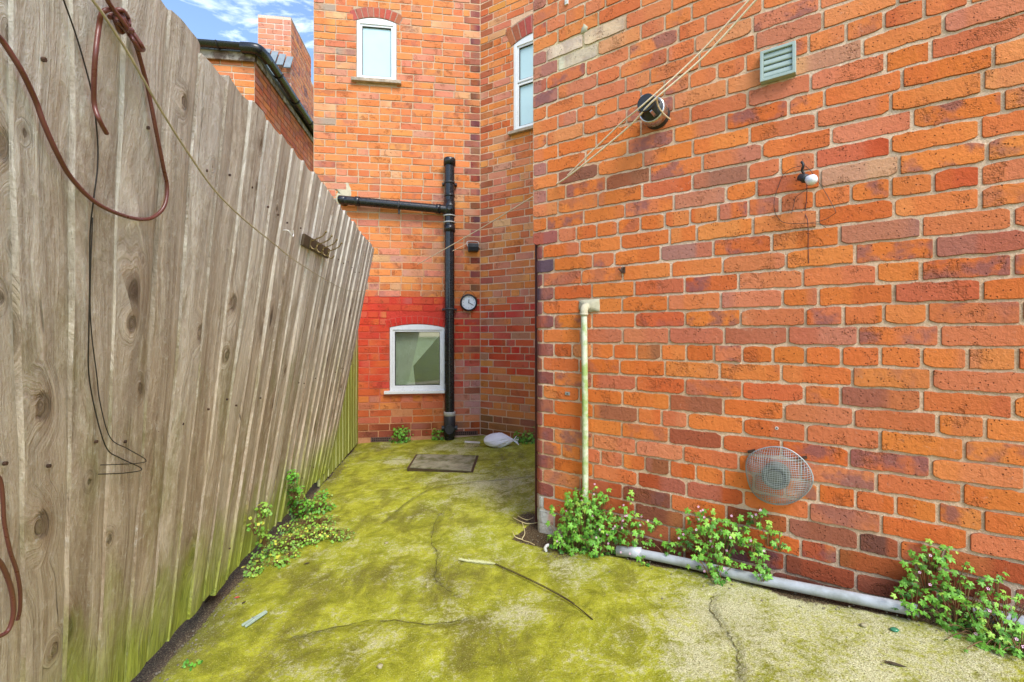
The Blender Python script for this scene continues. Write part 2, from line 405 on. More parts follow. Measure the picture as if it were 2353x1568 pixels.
# ---------------------------------------------------------------- brickwork
def mixc(a, b, f): return tuple(a[i]*(1-f)+b[i]*f for i in range(3))
PAL = [(220, 121, 54, 28), (224, 129, 58, 24), (226, 140, 76, 8), (212, 108, 54, 15), (210, 122, 82, 9), (204, 94, 54, 6), (210, 130, 92, 3), (222, 150, 90, 2), (180, 120, 104, 2)]
PAL2 = [(222, 134, 72, 22), (224, 134, 70, 26), (226, 148, 80, 7), (212, 114, 64, 16), (214, 132, 102, 12), (202, 108, 74, 5), (200, 138, 112, 5), (224, 166, 116, 4)]
def pick(pal):
    t = random.uniform(0, sum(p[3] for p in pal))
    for p in pal:
        t -= p[3]
        if t <= 0: break
    j = random.uniform(-9, 9)
    return lin(*(max(8, min(250, c+j+random.uniform(-4, 4))) for c in p[:3]))
TONES = [lin(*c) for c in ((222, 142, 78), (210, 124, 92), (214, 104, 50), (202, 114, 76), (176, 112, 98), (226, 126, 58), (190, 86, 46))]
def brick_mesh(mb, W, s0, s1, z0, z1, face, col, heart, fine, curved=False, tone=True):
    P = W.PB if curved else W.P
    L = s1-s0; hh = (z1-z0)/2; zc = (z0+z1)/2; rc = min(random.uniform(.004, .008) if fine else .007, L*.3)
    if fine:
        nm = max(2, int(L/.018)); cols = [0, .12*rc, .45*rc, rc] + [rc+(L-2*rc)*i/nm for i in range(1, nm)] + [L-rc, L-.45*rc, L-.12*rc, L]
    else: cols = [0, .5*rc, L*.5, L-.5*rc, L]
    ph = [random.uniform(0, 9) for _ in range(4)]; am = random.uniform(.0006, .0022) if fine else .0012
    chip = [random.random() < .24 for _ in range(4)]; tilt = random.uniform(-.0016, .0016)
    top = []; bot = []
    for i, u in enumerate(cols):
        e = min(u, L-u); hcut = 0
        if e < rc: hcut = rc - math.sqrt(max(0, rc*rc-(rc-e)**2))
        tw = tilt*(u/L-.5)*2
        ct = cb = 0
        if fine:
            cdist = .022
            if chip[0] and u < cdist: ct = (cdist-u)*.38
            if chip[1] and L-u < cdist: ct = (cdist-L+u)*.38
            if chip[2] and u < cdist: cb = (cdist-u)*.38
            if chip[3] and L-u < cdist: cb = (cdist-L+u)*.38
        jt = am*math.sin(u*60+ph[0]) + am*.7*math.sin(u*171+ph[1]) + random.uniform(-.0007, .0007)*(1 if fine else 0)
        jb = am*math.sin(u*55+ph[2]) + am*.7*math.sin(u*160+ph[3]) + random.uniform(-.0007, .0007)*(1 if fine else 0)
        ex = random.uniform(-.0012, .0012) if (i == 0 or i == len(cols)-1) else 0
        top.append((u+ex, hh-hcut-ct+jt+tw)); bot.append((u+ex, -hh+hcut+cb+jb+tw))
    ring = top + bot[::-1]; n = len(cols); m = 2*n
    def R(ins, off):
        out = []
        for (u, h) in ring:
            uu = u + (ins if u < L/2 else -ins)*min(1, abs(u-L/2)/(L*.5))
            hk = h - math.copysign(min(ins, abs(h)), h)
            out.append(P(s0+uu, zc+hk, off))
        return out
    vs = R(0, -.02) + R(0, face-.0035) + R(.0009, face-.0006) + R(.0024, face)
    c2 = mixc(col, random.choice(TONES), random.uniform(.1, .55) if tone else .1); x0 = random.uniform(.1, .9); sw = random.choice((.04, .15, .3)); sg = random.choice((-1, 1))
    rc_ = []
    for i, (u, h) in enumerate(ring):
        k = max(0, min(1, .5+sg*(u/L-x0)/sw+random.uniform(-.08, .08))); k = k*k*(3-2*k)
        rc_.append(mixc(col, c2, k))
    C4 = [tuple(x*.4 for x in c)+(0,) for c in rc_]*2 + [tuple(x*.8 for x in c)+(heart*.5,) for c in rc_] + [tuple(c)+(heart,) for c in rc_]  # edge rings darkened: paints the shadow line round each brick
    fs = []
    for k in range(3):
        for i in range(m): fs.append((k*m+i, (k+1)*m+i, (k+1)*m+(i+1) % m, k*m+(i+1) % m))
    cap = [(i, m-1-i, m-2-i, i+1) for i in range(n-1)]
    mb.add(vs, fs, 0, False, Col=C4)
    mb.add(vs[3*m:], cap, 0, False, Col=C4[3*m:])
def rows(W, mb, m0, m1, sA_, sB_, headers, style, colf, fine=False, ST=.238, zoff=0.0, curved=False, holes=(), quoin=None, face=(.0, .0042), g=.0102):
    for m in range(m0, m1):
        z0 = .08*m - .04 + g*.5 + zoff; z1 = z0 + .08 - g
        joints = [sA_]; hd = m in headers
        if quoin is not None and quoin in ('L', 'LR'): joints.append(sA_ + ((.168 if m % 2 == 0 else .095) if fine else (.115 if m % 2 == 0 else .18)))
        elif not hd: joints.append(sA_ + (.238 if m % 2 else .119))
        lim = sB_
        if quoin in ('R', 'LR'): lim = sB_ - (.118 if m % 2 == 0 else .19)
        while True:
            w = ST if not hd else ST*.5
            if not hd and random.random() < .11: w = ST*.52
            w *= random.uniform(.965, 1.035)
            if joints[-1] + w > lim - .07: break
            joints.append(joints[-1]+w)
        if lim < sB_: joints.append(lim)
        joints.append(sB_)
        for i in range(len(joints)-1):
            a = joints[i] + g*.5; b = joints[i+1] - g*.5
            if b-a < .02: continue
            segs = [(a, b)]
            for (h0, h1, hz0, hz1) in holes:
                if z1 > hz0+.012 and z0 < hz1-.012:
                    ns = []
                    for (p, q) in segs:
                        if q <= h0 or p >= h1: ns.append((p, q)); continue
                        if p < h0: ns.append((p, h0-.004))
                        if q > h1: ns.append((h1+.004, q))
                    segs = ns
            for (p, q) in segs:
                if q-p < .018: continue
                col, heart = colf((p+q)/2, (z0+z1)/2, m, i, len(joints)-2, p, q)
                brick_mesh(mb, W, p, q, z0+random.uniform(-.001, .001), z1+random.uniform(-.001, .001), random.uniform(*face), col, heart, fine, curved)
def backing(W, mb, a0, a1, z0, z1, colf, holes=(), off=-.0022, curved=False, step=.1, depth=.22):
    P = W.PB if curved else W.P
    S = {round(a0, 5), round(a1, 5)}; Z = {round(z0, 5), round(z1, 5)}
    x = a0
    while x < a1: S.add(round(x, 5)); x += step if not (curved and x < .08) else .015
    x = z0
    while x < z1: Z.add(round(x, 5)); x += step
    if curved: Z.add(1.7599); Z.add(1.7601)
    if z0 < zred < z1 and curved is False: Z.add(zred-.001); Z.add(zred+.001)
    for h in holes: S |= {round(h[0], 5), round(h[1], 5)}; Z |= {round(h[2], 5), round(h[3], 5)}
    S = sorted(S); Z = sorted(Z)
    vs = []; cs = []; fs = []
    for z in Z:
        for a in S: vs.append(P(a, z, off)); cs.append(tuple(colf(a, z))+(0,))
    n = len(S)
    for j in range(len(Z)-1):
        for i in range(n-1):
            ca = (S[i]+S[i+1])/2; cz = (Z[j]+Z[j+1])/2
            if any(h[0] < ca < h[1] and h[2] < cz < h[3] for h in holes): continue
            fs.append((j*n+i, j*n+i+1, (j+1)*n+i+1, (j+1)*n+i))
    mb.add(vs, fs, 1, False, Col=cs)
    cc = tuple(colf(a0, z0))+(0,)
    for h in holes:      # reveals
        p = [W.P(h[0], h[2], off), W.P(h[1], h[2], off), W.P(h[1], h[3], off), W.P(h[0], h[3], off)]
        q = [W.P(h[0], h[2], -.12), W.P(h[1], h[2], -.12), W.P(h[1], h[3], -.12), W.P(h[0], h[3], -.12)]
        mb.add(p+q, [(0, 4, 5, 1), (1, 5, 6, 2), (2, 6, 7, 3), (3, 7, 4, 0)], 1, False, Col=cc)
    # back face so that the wall has its thickness
    aa = a0 if not curved else .06
    p = [W.P(aa, z0, -depth), W.P(a1, z0, -depth), W.P(a1, z1, -depth), W.P(aa, z1, -depth), W.P(aa, z1, off), W.P(a1, z1, off)]
    mb.add(p, [(3, 2, 5, 4)] + ([] if holes else [(0, 3, 2, 1)]), 1, False, Col=cc)

# ---------- window rectangles
def rect(W, xl, xr, yt, yb):
    s0 = W.hit(xl, yb)[0]; s1 = W.hit(xr, yb)[0]; zt = W.hit((xl+xr)/2, yt)[1]; zb = W.hit((xl+xr)/2, yb)[1]
    return s0, s1, zb, zt
w1 = rect(WA, 819, 911, 41, 186); w3 = rect(WA, 895, 1022.5, 745, 898)
w2 = (W2.hit(1180, 290)[0], W2.hit(1180, 290)[0]+.55, W2.hit(1200, 300)[1], W2.hit(1200, 84)[1])

def dens(s, z): return .5+.5*N3(s*2.1, z*1.7, 5)
REDP = lin(214, 54, 44)
zred = WA.hit(900, 680)[1]; zfade = WA.hit(900, 915)[1]
sPipe = WA.hit(1030, 700)[0]
def colA(s, z, m, i, last, p, q):
    c = pick(PAL2); h = random.choice([0, 0, 0, .3])
    if z > 2.2: c = mixc(c, lin(214, 140, 100), .18)
    if i == last and m % 2 == 0 and z > 1.7: c = lin(*[x+random.uniform(-14, 14) for x in random.choice([(112, 66, 58), (128, 74, 62), (142, 92, 76)])]); h = .2
    if i == last and m % 2 == 1 and random.random() < .3: c = lin(160, 96, 74)
    if random.random() < .03: c = lin(168, 144, 124)
    if z < zred:
        if s < sPipe:
            k = max(0, min(1, (z-zfade)/.3+.25+random.uniform(-.2, .2))); k = k if random.random() < .6+.35*k or z > zred-.42 else k*.3
            c = mixc(c, REDP, min(.9, k)*random.uniform(.82, 1)); h = 0
            if z < zfade-.1: c = mixc(c, lin(176, 58, 30), .45)
        else:
            if random.random() < .72 and z > .62: c = mixc(c, REDP, random.uniform(.6, .9))
            if z < .95: c = mixc(c, lin(200, 160, 158), random.choice([0, .2, .55, .75]) * (1 if s > sPipe+.1 else .5))
    if z < .17: c = mixc(c, lin(110, 52, 36), .7)
    return c, h
def morA(s, z):
    c = lin(216, 184, 152) if z > 2.4 else lin(216, 168, 130)
    if z > 2.2: c = mixc(c, lin(196, 170, 144), .5+.4*N3(s*3, z*3))
    if z < zred and s < sPipe and z > zfade-.05: c = mixc(c, REDP, .92 if z > zred-.45 else .6)
    elif z < zfade: c = lin(206, 150, 112)
    if z < .9 and s > sPipe: c = mixc(c, lin(226, 208, 200), .6)
    return c
def col2(s, z, m, i, last, p, q):
    c = pick(PAL2); h = 0
    if i == 0 and m % 2 == 1 and z > 1.7: c = lin(*[x+random.uniform(-14, 14) for x in random.choice([(128, 72, 60), (150, 84, 64)])])
    if z < zred and z > .75 and random.random() < .84: c = mixc(c, REDP, random.uniform(.6, .92))
    if z < .35 and s < .2: c = mixc(c, lin(98, 92, 30), .6)
    if z < .25: c = mixc(c, lin(110, 74, 60), .6)
    if random.random() < .03: c = lin(170, 142, 116)
    return mixc(c, lin(230, 120, 62), .3 if z > .3 and c[0] < .6 else 0), h
def mor2(s, z):
    c = lin(228, 190, 160)
    if z < 1.6 and s < .12: c = mixc(c, lin(226, 208, 200), .6)
    return c
# particular bricks seen on the near wall: pixel, colour, heart
SPECB = [(1345, 407, (96, 74, 82)), (1640, 420, (130, 96, 92)), (1475, 415, (120, 84, 76)), (1600, 458, (176, 124, 120)), (1535, 582, (148, 116, 130)),
 (1975, 530, (152, 108, 112)), (2170, 565, (150, 100, 104)), (1965, 400, (204, 164, 142)), (1430, 75, (210, 160, 130)), (1890, 130, (206, 160, 130)), (2240, 105, (178, 116, 56)),
 (1395, 770, (186, 112, 100)), (1470, 768, (196, 116, 102)), (1570, 768, (186, 104, 92)), (1700, 765, (158, 92, 84)), (1510, 806, (128, 92, 74)), (1602, 922, (128, 84, 78)),
 (1448, 950, (140, 92, 80)), (1600, 1000, (138, 76, 66)), (1440, 1020, (214, 128, 104)), (1540, 1030, (222, 138, 110)), (1660, 1045, (216, 116, 76)), (1495, 1063, (112, 76, 64)),
 (1390, 1050, (206, 122, 100)), (1830, 955, (196, 108, 80)), (2010, 950, (190, 104, 74)), (1930, 1000, (204, 112, 84)), (1550, 1110, (156, 66, 42)), (1680, 1130, (186, 78, 44)),
 (2050, 910, (160, 88, 78)), (2270, 920, (196, 96, 60)), (2080, 915, (150, 92, 84)), (1880, 1215, (124, 78, 72)), (2020, 1245, (112, 74, 70)), (1850, 1305, (116, 66, 52)), (1980, 1330, (122, 50, 40)),
 (1780, 220, (196, 112, 92)), (1880, 365, (186, 62, 40)), (2030, 540, (160, 110, 108)), (2230, 405, (196, 76, 48)), (2165, 415, (196, 80, 40)), (1520, 660, (200, 92, 60)), (2190, 660, (188, 84, 56)),
 (1480, 170, (200, 116, 90)), (1290, 200, (196, 120, 100)), (1390, 205, (200, 112, 88)), (1700, 60, (206, 140, 112)), (1800, 95, (180, 116, 104)), (1400, 30, (204, 100, 60)), (2300, 50, (206, 110, 84))]
SPH = [(WB.hit(x, y), lin(min(240, c[0]*.85+34), min(235, c[1]*.85+18), c[2]*.75+12)) for x, y, c in SPECB]
cream = [WB.hit(1300, 145), WB.hit(1392, 52)]
def colB(s, z, m, i, last, p, q):
    c = mixc(pick(PAL), lin(217, 110, 52), .38); h = random.choice([0, 0, 0, 0, 0, .3, .6])
    if z > 2.25: c = mixc(c, lin(214, 128, 88), .3)
    if i == 0 and m < 22:
        if m % 2 == 0 and z > 1.35: c = lin(100, 78, 86)
        else: c = mixc(lin(176, 100, 84), lin(150, 84, 72), random.random())
        h = .4
    elif i == 0 and m == 22: c = lin(170, 96, 84)
    elif i == 0 and random.random() < .4: c = lin(176, 112, 96)
    for (sz, cc) in SPH:
        if p-.004 < sz[0] < q+.004 and abs(sz[1]-z) < .04: c = mixc(cc, c, .22); h = 0
    if cream[0][0]-.02 < s < cream[1][0]+.02 and cream[0][1]-.03 < z < cream[1][1]+.03: c = lin(*[x+random.uniform(-10, 10) for x in (222, 200, 166)]); h = .3
    base = z - (.05+.115*max(0, s*.7))
    if base < .34 and random.random() < 1.1-base*2.2: c = mixc(c, random.choice([lin(122, 56, 42), lin(108, 68, 58), lin(168, 74, 44), lin(196, 96, 58)]), .8)
    if base < .16: c = mixc(c, lin(92, 54, 42), .6)
    if m in (2, 3) and i <= 0 and p < .06: c = lin(206, 206, 200)
    return c, h
def morB(s, z):
    c = lin(230, 202, 174)
    c = mixc(c, lin(218, 182, 148), .5+.5*N3(s*2.5, z*2))
    if cream[0][0]-.1 < s < cream[1][0]+.06 and cream[0][1]-.08 < z < cream[1][1]+.08: c = lin(226, 206, 168)
    if z < .3 + .08*s: c = mixc(c, lin(186, 168, 146), .6)
    if z < .3 and s < .09: c = lin(204, 204, 198)
    return c

house = thing('brick_house', 'orange red brick house whose angled walls fill the right side and far end', 'house', (.6, 4.6, 0))
H = [w1, w3]
def arch_mortar(W, r, rise, off=-.003):
    s0, s1, z0, z1 = r; n = 12; vs = []; fs = []
    for i in range(n+1):
        u = i/n; s = s0+(s1-s0)*u; zz = z1 - rise*(2*u-1)**2
        vs += [W.P(s, zz, off), W.P(s, z1+.002, off), W.P(s, zz, -.1)]
    for i in range(n): fs += [(3*i, 3*i+3, 3*i+4, 3*i+1), (3*i, 3*i+2, 3*i+5, 3*i+3)]
    return vs, fs
def voussoirs(W, mb, r, rise, n, h, col, off=.003, ext=.03, g=.008, mcol=(.42, .27, .2, 0)):
    s0, s1, z0, z1 = r; sc = (s0+s1)/2; half = (s1-s0)/2 + ext
    R = (half*half+rise*rise)/(2*rise); am = math.asin(half/R); zc = z1 - R
    for i in range(n):
        a0 = -am + 2*am*i/n + g/R/2; a1 = -am + 2*am*(i+1)/n - g/R/2
        hv = h*random.uniform(.95, 1.03)
        def Q(a, rr, o): return W.P(sc+math.sin(a)*rr, zc+math.cos(a)*rr, o)
        k = .0035/R
        ff = off+random.uniform(-.001, .0015)
        vs = [Q(a0, R+.003, -.03), Q(a1, R+.003, -.03), Q(a1, R+hv, -.03), Q(a0, R+hv, -.03),
              Q(a0, R+.003, ff-.003), Q(a1, R+.003, ff-.003), Q(a1, R+hv, ff-.003), Q(a0, R+hv, ff-.003),
              Q(a0+k, R+.006, ff), Q(a1-k, R+.006, ff), Q(a1-k, R+hv-.003, ff), Q(a0+k, R+hv-.003, ff)]
        fs = [(0, 1, 5, 4), (1, 2, 6, 5), (2, 3, 7, 6), (3, 0, 4, 7), (4, 5, 9, 8), (5, 6, 10, 9), (6, 7, 11, 10), (7, 4, 8, 11), (8, 9, 10, 11)]
        c = col(); mb.add(vs, fs, 0, False, Col=tuple(c)+(0,))
    # mortar bed behind the arch, proud of the coursed bricks
    vs = []; fs = []
    for i in range(17):
        a = -am*1.02 + 2*am*1.02*i/16
        vs += [W.P(sc+math.sin(a)*(R+.001), zc+math.cos(a)*(R+.001), 0.0045-.004), W.P(sc+math.sin(a)*(R+h+.006), zc+math.cos(a)*(R+h+.006), .0005)]
    for i in range(16): fs.append((2*i, 2*i+2, 2*i+3, 2*i+1))
    mb.add(vs, fs, 1, False, Col=mcol)
# clear the coursed bricks where the arches sit
def archholes(r, h, ext=.03): return (r[0]-ext, r[1]+ext, r[3]-.03, r[3]+h)
mb = MB()
HA = H + [archholes(w1, .115), archholes(w3, .09)]
rows(WA, mb, 1, 70, 0, LA, {6, 12, 22, 30, 38, 46, 54, 62}, None, colA, holes=HA, quoin='R', face=(-.001, .004))
backing(WA, mb, 0, LA+.02, -.12, 5.6, morA, holes=H)
for r, rise in ((w1, .042), (w3, .035)):
    vs, fs = arch_mortar(WA, r, rise); mb.add(vs, fs, 1, False, Col=tuple(morA(r[0], r[3]))+(0,))
voussoirs(WA, mb, w1, .06, 9, .115, lambda: lin(*[x+random.uniform(-12, 12) for x in (178, 96, 72)]))
voussoirs(WA, mb, w3, .05, 12, .09, lambda: mixc(REDP, lin(206, 92, 52), random.uniform(0, .3)), mcol=mixc(REDP, (.5, .3, .2), .3)+(0,))
mb.build('rear_wall', ['brick', 'mortar'], house)
mb = MB(); L2 = 1.15
H2 = [w2]
rows(W2, mb, 1, 70, 0, L2, {5, 13, 21, 29, 37, 45, 53}, None, col2, holes=H2+[archholes(w2, .2)], quoin='L', face=(-.001, .004))
backing(W2, mb, 0, L2, -.12, 5.6, mor2, holes=H2)
vs, fs = arch_mortar(W2, w2, .05); mb.add(vs, fs, 1, False, Col=tuple(mor2(1, 3))+(0,))
voussoirs(W2, mb, w2, .07, 9, .2, lambda: lin(*[x+random.uniform(-12, 12) for x in (174, 92, 70)]))
mb.build('angled_wall', ['brick', 'mortar'], house)
mb = MB()
rows(WB, mb, 22, 62, -.035, 3.2, {22, 30, 37, 44, 51, 58}, None, colB, fine=True, quoin='L')
rows(WB, mb, 2, 22, -.06, 3.2, {14, 7}, None, colB, fine=True, quoin='L', curved=True)
backing(WB, mb, -.062, 3.2, -.05, 4.96, morB, curved=True)
mb.build('side_wall', ['brick', 'mortar'], house)
mb = MB()
def colR(s, z, m, i, last, p, q): return pick(PAL), 0
rows(WR, mb, 2, 62, 0, 1.83, {7, 14, 22, 30}, None, colR, face=(0, .002))
backing(WR, mb, 0, 1.85, -.1, 4.96, morB)
mb.build('return_wall', ['brick', 'mortar'], house)

# ---------- windows
def ringmesh(mb, W, outer, inner, o0, o1, mi=0):
    n = len(outer)
    vs = [W.P(a, z, o1) for a, z in outer] + [W.P(a, z, o1) for a, z in inner] + [W.P(a, z, o0) for a, z in outer] + [W.P(a, z, o0) for a, z in inner]
    fs = []
    for i in range(n):
        j = (i+1) % n
        fs += [(i, j, n+j, n+i), (n+i, n+j, 3*n+j, 3*n+i), (j, i, 2*n+i, 2*n+j)]
    mb.add(vs, fs, mi)
def arched(r, rise, ins, n=8, flat=False):
    s0, s1, z0, z1 = r; out = [(s0+ins, z0+ins), (s1-ins, z0+ins)]
    for i in range(n+1):
        u = 1-i/n; s = s0+ins+(s1-s0-2*ins)*u
        z = z1-ins-rise*(0 if flat else (2*u-1)**2) - (rise*.9 if flat else 0)
        out.append((s, z))
    return out
def window(r, W, rise, fw, panes, flat, house):
    mb = MB(); ringmesh(mb, W, arched(r, rise, .003), arched(r, rise, fw, flat=flat), -.08, -.004)
    fr = mb.build('window', 'upvc', house, bevel=.003)
    s0, s1, z0, z1 = r; zi0 = z0+fw; zi1 = z1-fw-rise*.9
    for (f0, f1, mat) in panes:
        a0 = s0+fw; a1 = s1-fw; b0 = zi0+(zi1-zi0)*f0; b1 = zi0+(zi1-zi0)*f1
        mb = MB(); q = lambda i: [(a0+i, b0+i), (a1-i, b0+i), (a1-i, b1-i), (a0+i, b1-i)]
        ringmesh(mb, W, q(.0), q(.022), -.07, -.014); mb.build('sash', 'upvc', fr, bevel=.003)
        mb = MB(); ringmesh(mb, W, q(.022), q(.027), -.06, -.02); mb.build('gasket', 'gasket', fr)
        mb = MB(); i = .025; mb.add([W.P(a0+i, b0+i, -.035), W.P(a1-i, b0+i, -.035), W.P(a1-i, b1-i, -.035), W.P(a0+i, b1-i, -.035)], [(0, 1, 2, 3)])
        mb.build('pane', mat, fr, solid=.006)
    return fr
fr1 = window(w1, WA, .042, .038, [(0, 1, 'obscure')], True, house)
fr3 = window(w3, WA, .035, .036, [(0, 1, 'glass')], True, house)
fr2 = window(w2, W2, .05, .04, [(0, .54, 'obscure'), (.56, 1, 'obscure')], True, house)
for fr, W, r, xs, hh, o, mt in ((fr1, WA, w1, (.05, .055), .035, .05, 'stone'), (fr3, WA, w3, (.055, .012), .03, .055, 'upvc'), (fr2, W2, w2, (.05, .05), .03, .05, 'stone')):
    mb = MB(); mb.box(W.P(r[0]-xs[0], r[2]-hh, -.05), W.d*(r[1]-r[0]+xs[0]+xs[1]), W.n*(.05+o), V((0, 0, hh+.004)))
    mb.build('sill', mt, house, bevel=.004)
# room behind the lower window
mb = MB(); s0, s1, z0, z1 = w3; a0, a1, b0, b1 = s0-.1, s1+.3, z0-.15, z1+.2
for (p, q, r_, s_) in (((a0, b0, -.9), (a1, b0, -.9), (a1, b1, -.9), (a0, b1, -.9)), ((a0, b0, -.125), (a0, b0, -.9), (a0, b1, -.9), (a0, b1, -.125)),
        ((a1, b0, -.125), (a1, b1, -.125), (a1, b1, -.9), (a1, b0, -.9)), ((a0, b1, -.125), (a0, b1, -.9), (a1, b1, -.9), (a1, b1, -.125)), ((a0, b0, -.125), (a1, b0, -.125), (a1, b0, -.9), (a0, b0, -.9))):
    mb.add([WA.P(*x) for x in (p, q, r_, s_)], [(0, 1, 2, 3)])
mb.build('room', 'room', house)
mb = MB(); wd = s1-s0; ht = z1-z0
poly = [(s0-.02, z0-.02), (s0+wd*.46, z0-.02), (s0+wd*.41, z0+ht*.36), (s0+wd*.93, z0+ht*.86), (s1+.02, z0+ht*.95), (s1+.02, z1+.02), (s0-.02, z1+.02)]
mb.add([WA.P(a, z, -.105) for a, z in poly], [tuple(range(len(poly)))]); mb.build('reflection_sheet', 'reflection_sheet', house, solid=.004)  # added sheet, cut and coloured to imitate a reflection in the pane
# air bricks
for (x0, x1_, y0, y1_) in ((852, 900, 1004, 1016), (1046, 1098, 990, 1001)):
    sa, za = WA.hit(x0, y1_); sb, zb = WA.hit(x1_, y0); mb = MB()
    mb.box(WA.P(sa, za, -.01), WA.d*(sb-sa), WA.n*.0165, V((0, 0, zb-za)))
    n = 10
    for j in range(2):
        for i in range(n):
            a = sa+.012+(sb-sa-.024)*(i+.12)/n; z = za + (zb-za)*(.16+.4*j)
            mb.box(WA.P(a, z, .0067), WA.d*((sb-sa)/n*.55), WA.n*.0006, V((0, 0, (zb-za)*.26)), 1)
    mb.build('air_brick', ['airbrick', 'dark'], house)
# cream mortar repair on near wall
def splat(W, pts, off, th, name, mat, parent=None, rnd=.006):
    mb = MB(); P = []
    for i in range(len(pts)):
        a = pts[i]; b = pts[(i+1) % len(pts)]
        for k in range(4): P.append((a[0]+(b[0]-a[0])*k/4+random.uniform(-rnd, rnd), a[1]+(b[1]-a[1])*k/4+random.uniform(-rnd, rnd)))
    n = len(P); cx = sum(p[0] for p in P)/n; cz = sum(p[1] for p in P)/n
    vs = [W.P(a, z, -.002) for a, z in P] + [W.P(a+(cx-a)*.05, z+(cz-z)*.05, off+th) for a, z in P] + [W.P(cx, cz, off+th)]
    fs = [(i, (i+1) % n, n+(i+1) % n, n+i) for i in range(n)] + [(n+i, n+(i+1) % n, 2*n) for i in range(n)]
    mb.add(vs, fs, 0, True); return mb.build(name, mat, parent)
hp = lambda W, L: [W.hit(x, y) for x, y in L]
splat(WA, hp(WA, [(770, 458), (776, 440), (768, 432), (800, 418), (808, 440), (806, 462), (790, 478), (778, 474)]), .001, .001, 'cement_patch', 'patch', house)
splat(WB, hp(WB, [(1330, 712), (1331, 690), (1378, 686), (1379, 716), (1352, 718)]), .003, .005, 'cement_patch', 'patch', house, .002)
splat(WB, hp(WB, [(1335, 78), (1342, 54), (1352, 62), (1348, 74)]), .002, .003, 'cement_patch', 'patch', house, .003)

# ---------------------------------------------------------------- soil pipe
pr = .055
PA = WA.at(1033, 1018, .085); PA = V((PA.x, PA.y, 0))
zpx = lambda y: CAMZ + (CY-y)/F*PA.y
base = gz(PA.x, PA.y)
sp = thing('soil_pipe', 'tall black plastic soil pipe on the far wall with a branch pipe joining it', 'drainpipe', (PA.x, PA.y, base))
mb = MB(); mb.lathe(PA, (0, 0, 1), [(base-.02, pr), (zpx(372), pr)], 32); mb.build('pipe', 'black', sp)
mb = MB(); mb.lathe(PA, (0, 0, 1), [(zpx(381), pr+.001), (zpx(381), pr+.013), (zpx(367), pr+.013), (zpx(364.5), pr+.006), (zpx(364.5), pr-.012), (zpx(368), pr-.014)], 32); mb.build('top_cap', 'black', sp)
for y0, y1_, e in ((453, 448, .006), (498, 462, .008), (534, 518, .009)):
    mb = MB(); mb.lathe(PA, (0, 0, 1), [(zpx(y0), pr), (zpx(y0), pr+e), (zpx(y1_), pr+e), (zpx(y1_), pr)], 32)
    mb.build('coupling', 'black', sp)
for y in (497, 512):
    mb = MB(); mb.lathe(PA, (0, 0, 1), [(zpx(y)-.006, pr), (zpx(y)-.006, pr+.012), (zpx(y)+.006, pr+.012), (zpx(y)+.006, pr)], 32); mb.build('seal_ring', 'rubber', sp)
for y in (421, 711):
    mb = MB(); mb.lathe(PA, (0, 0, 1), [(zpx(y)-.012, pr), (zpx(y)-.012, pr+.006), (zpx(y)+.012, pr+.006), (zpx(y)+.012, pr)], 32)
    mb.box(PA - WA.d*(pr+.03) + V((0, 0, zpx(y)-.01)) - WA.n*.085, WA.d*(2*pr+.06), WA.n*.06, V((0, 0, .02))); mb.build('pipe_clip', 'black_dull', sp)
mb = MB(); mb.lathe(PA, (0, 0, 1), [(zpx(958), pr), (zpx(958), pr+.008), (zpx(948), pr+.012), (zpx(946), pr+.01), (zpx(946), pr)], 32); mb.build('collar', 'rubber', sp)
mb = MB(); mb.lathe(PA, (0, 0, 1), [(zpx(1003), pr), (zpx(1002), pr+.009), (zpx(955), pr+.009), (zpx(953), pr)], 32)
zc = zpx(984); q = PA + V((0, 0, zc))
mb.lathe(q, WA.n, [(0, pr*.9), (pr+.03, pr*.9), (pr+.032, pr*.96), (pr+.045, pr*.96), (pr+.045, pr*.8), (pr+.039, pr*.78)], 28)
mb.lathe(q - WA.d*(pr+.035), WA.d, [(0, .03), (2*pr+.07, .03)], 20)
mb.build('access_tee', 'black_dull', sp)
b0 = WA.at(1026, 482, .085); b1 = WA.at(800, 461, .085); dv = (b1-b0)
mb = MB(); mb.tube([b0, b1, b1 - WA.n*.0 + dv.normalized()*.03, b1 + dv.normalized()*.055 - WA.n*.03, b1 + dv.normalized()*.06 - WA.n*.09], pr*.86, 24, sub=5); mb.build('branch_pipe', 'black', sp)
for f in (.08, .9):
    q = b0+dv*f; mb = MB(); mb.lathe(q, dv, [(-.02, pr*.86), (-.02, pr*.98), (.03, pr*.98), (.034, pr*.86)], 26); mb.build('coupling', 'black', sp)
q = b0+dv*.49; mb = MB(); mb.lathe(q, dv, [(-.01, pr*.86), (-.01, pr*.95), (.01, pr*.95), (.01, pr*.86)], 26); mb.lathe(q+V((0, 0, -.1)), (0, 0, 1), [(0, .009), (.06, .009)], 10); mb.build('pipe_clip', 'black_dull', sp)
q = WA.at(1030, 480, .085); mb = MB(); mb.lathe(V((PA.x, PA.y, q.z)), WA.n, [(0, .032), (pr+.018, .032), (pr+.02, .026), (pr+.012, .02)], 20); mb.build('inspection_plug', 'black', sp)

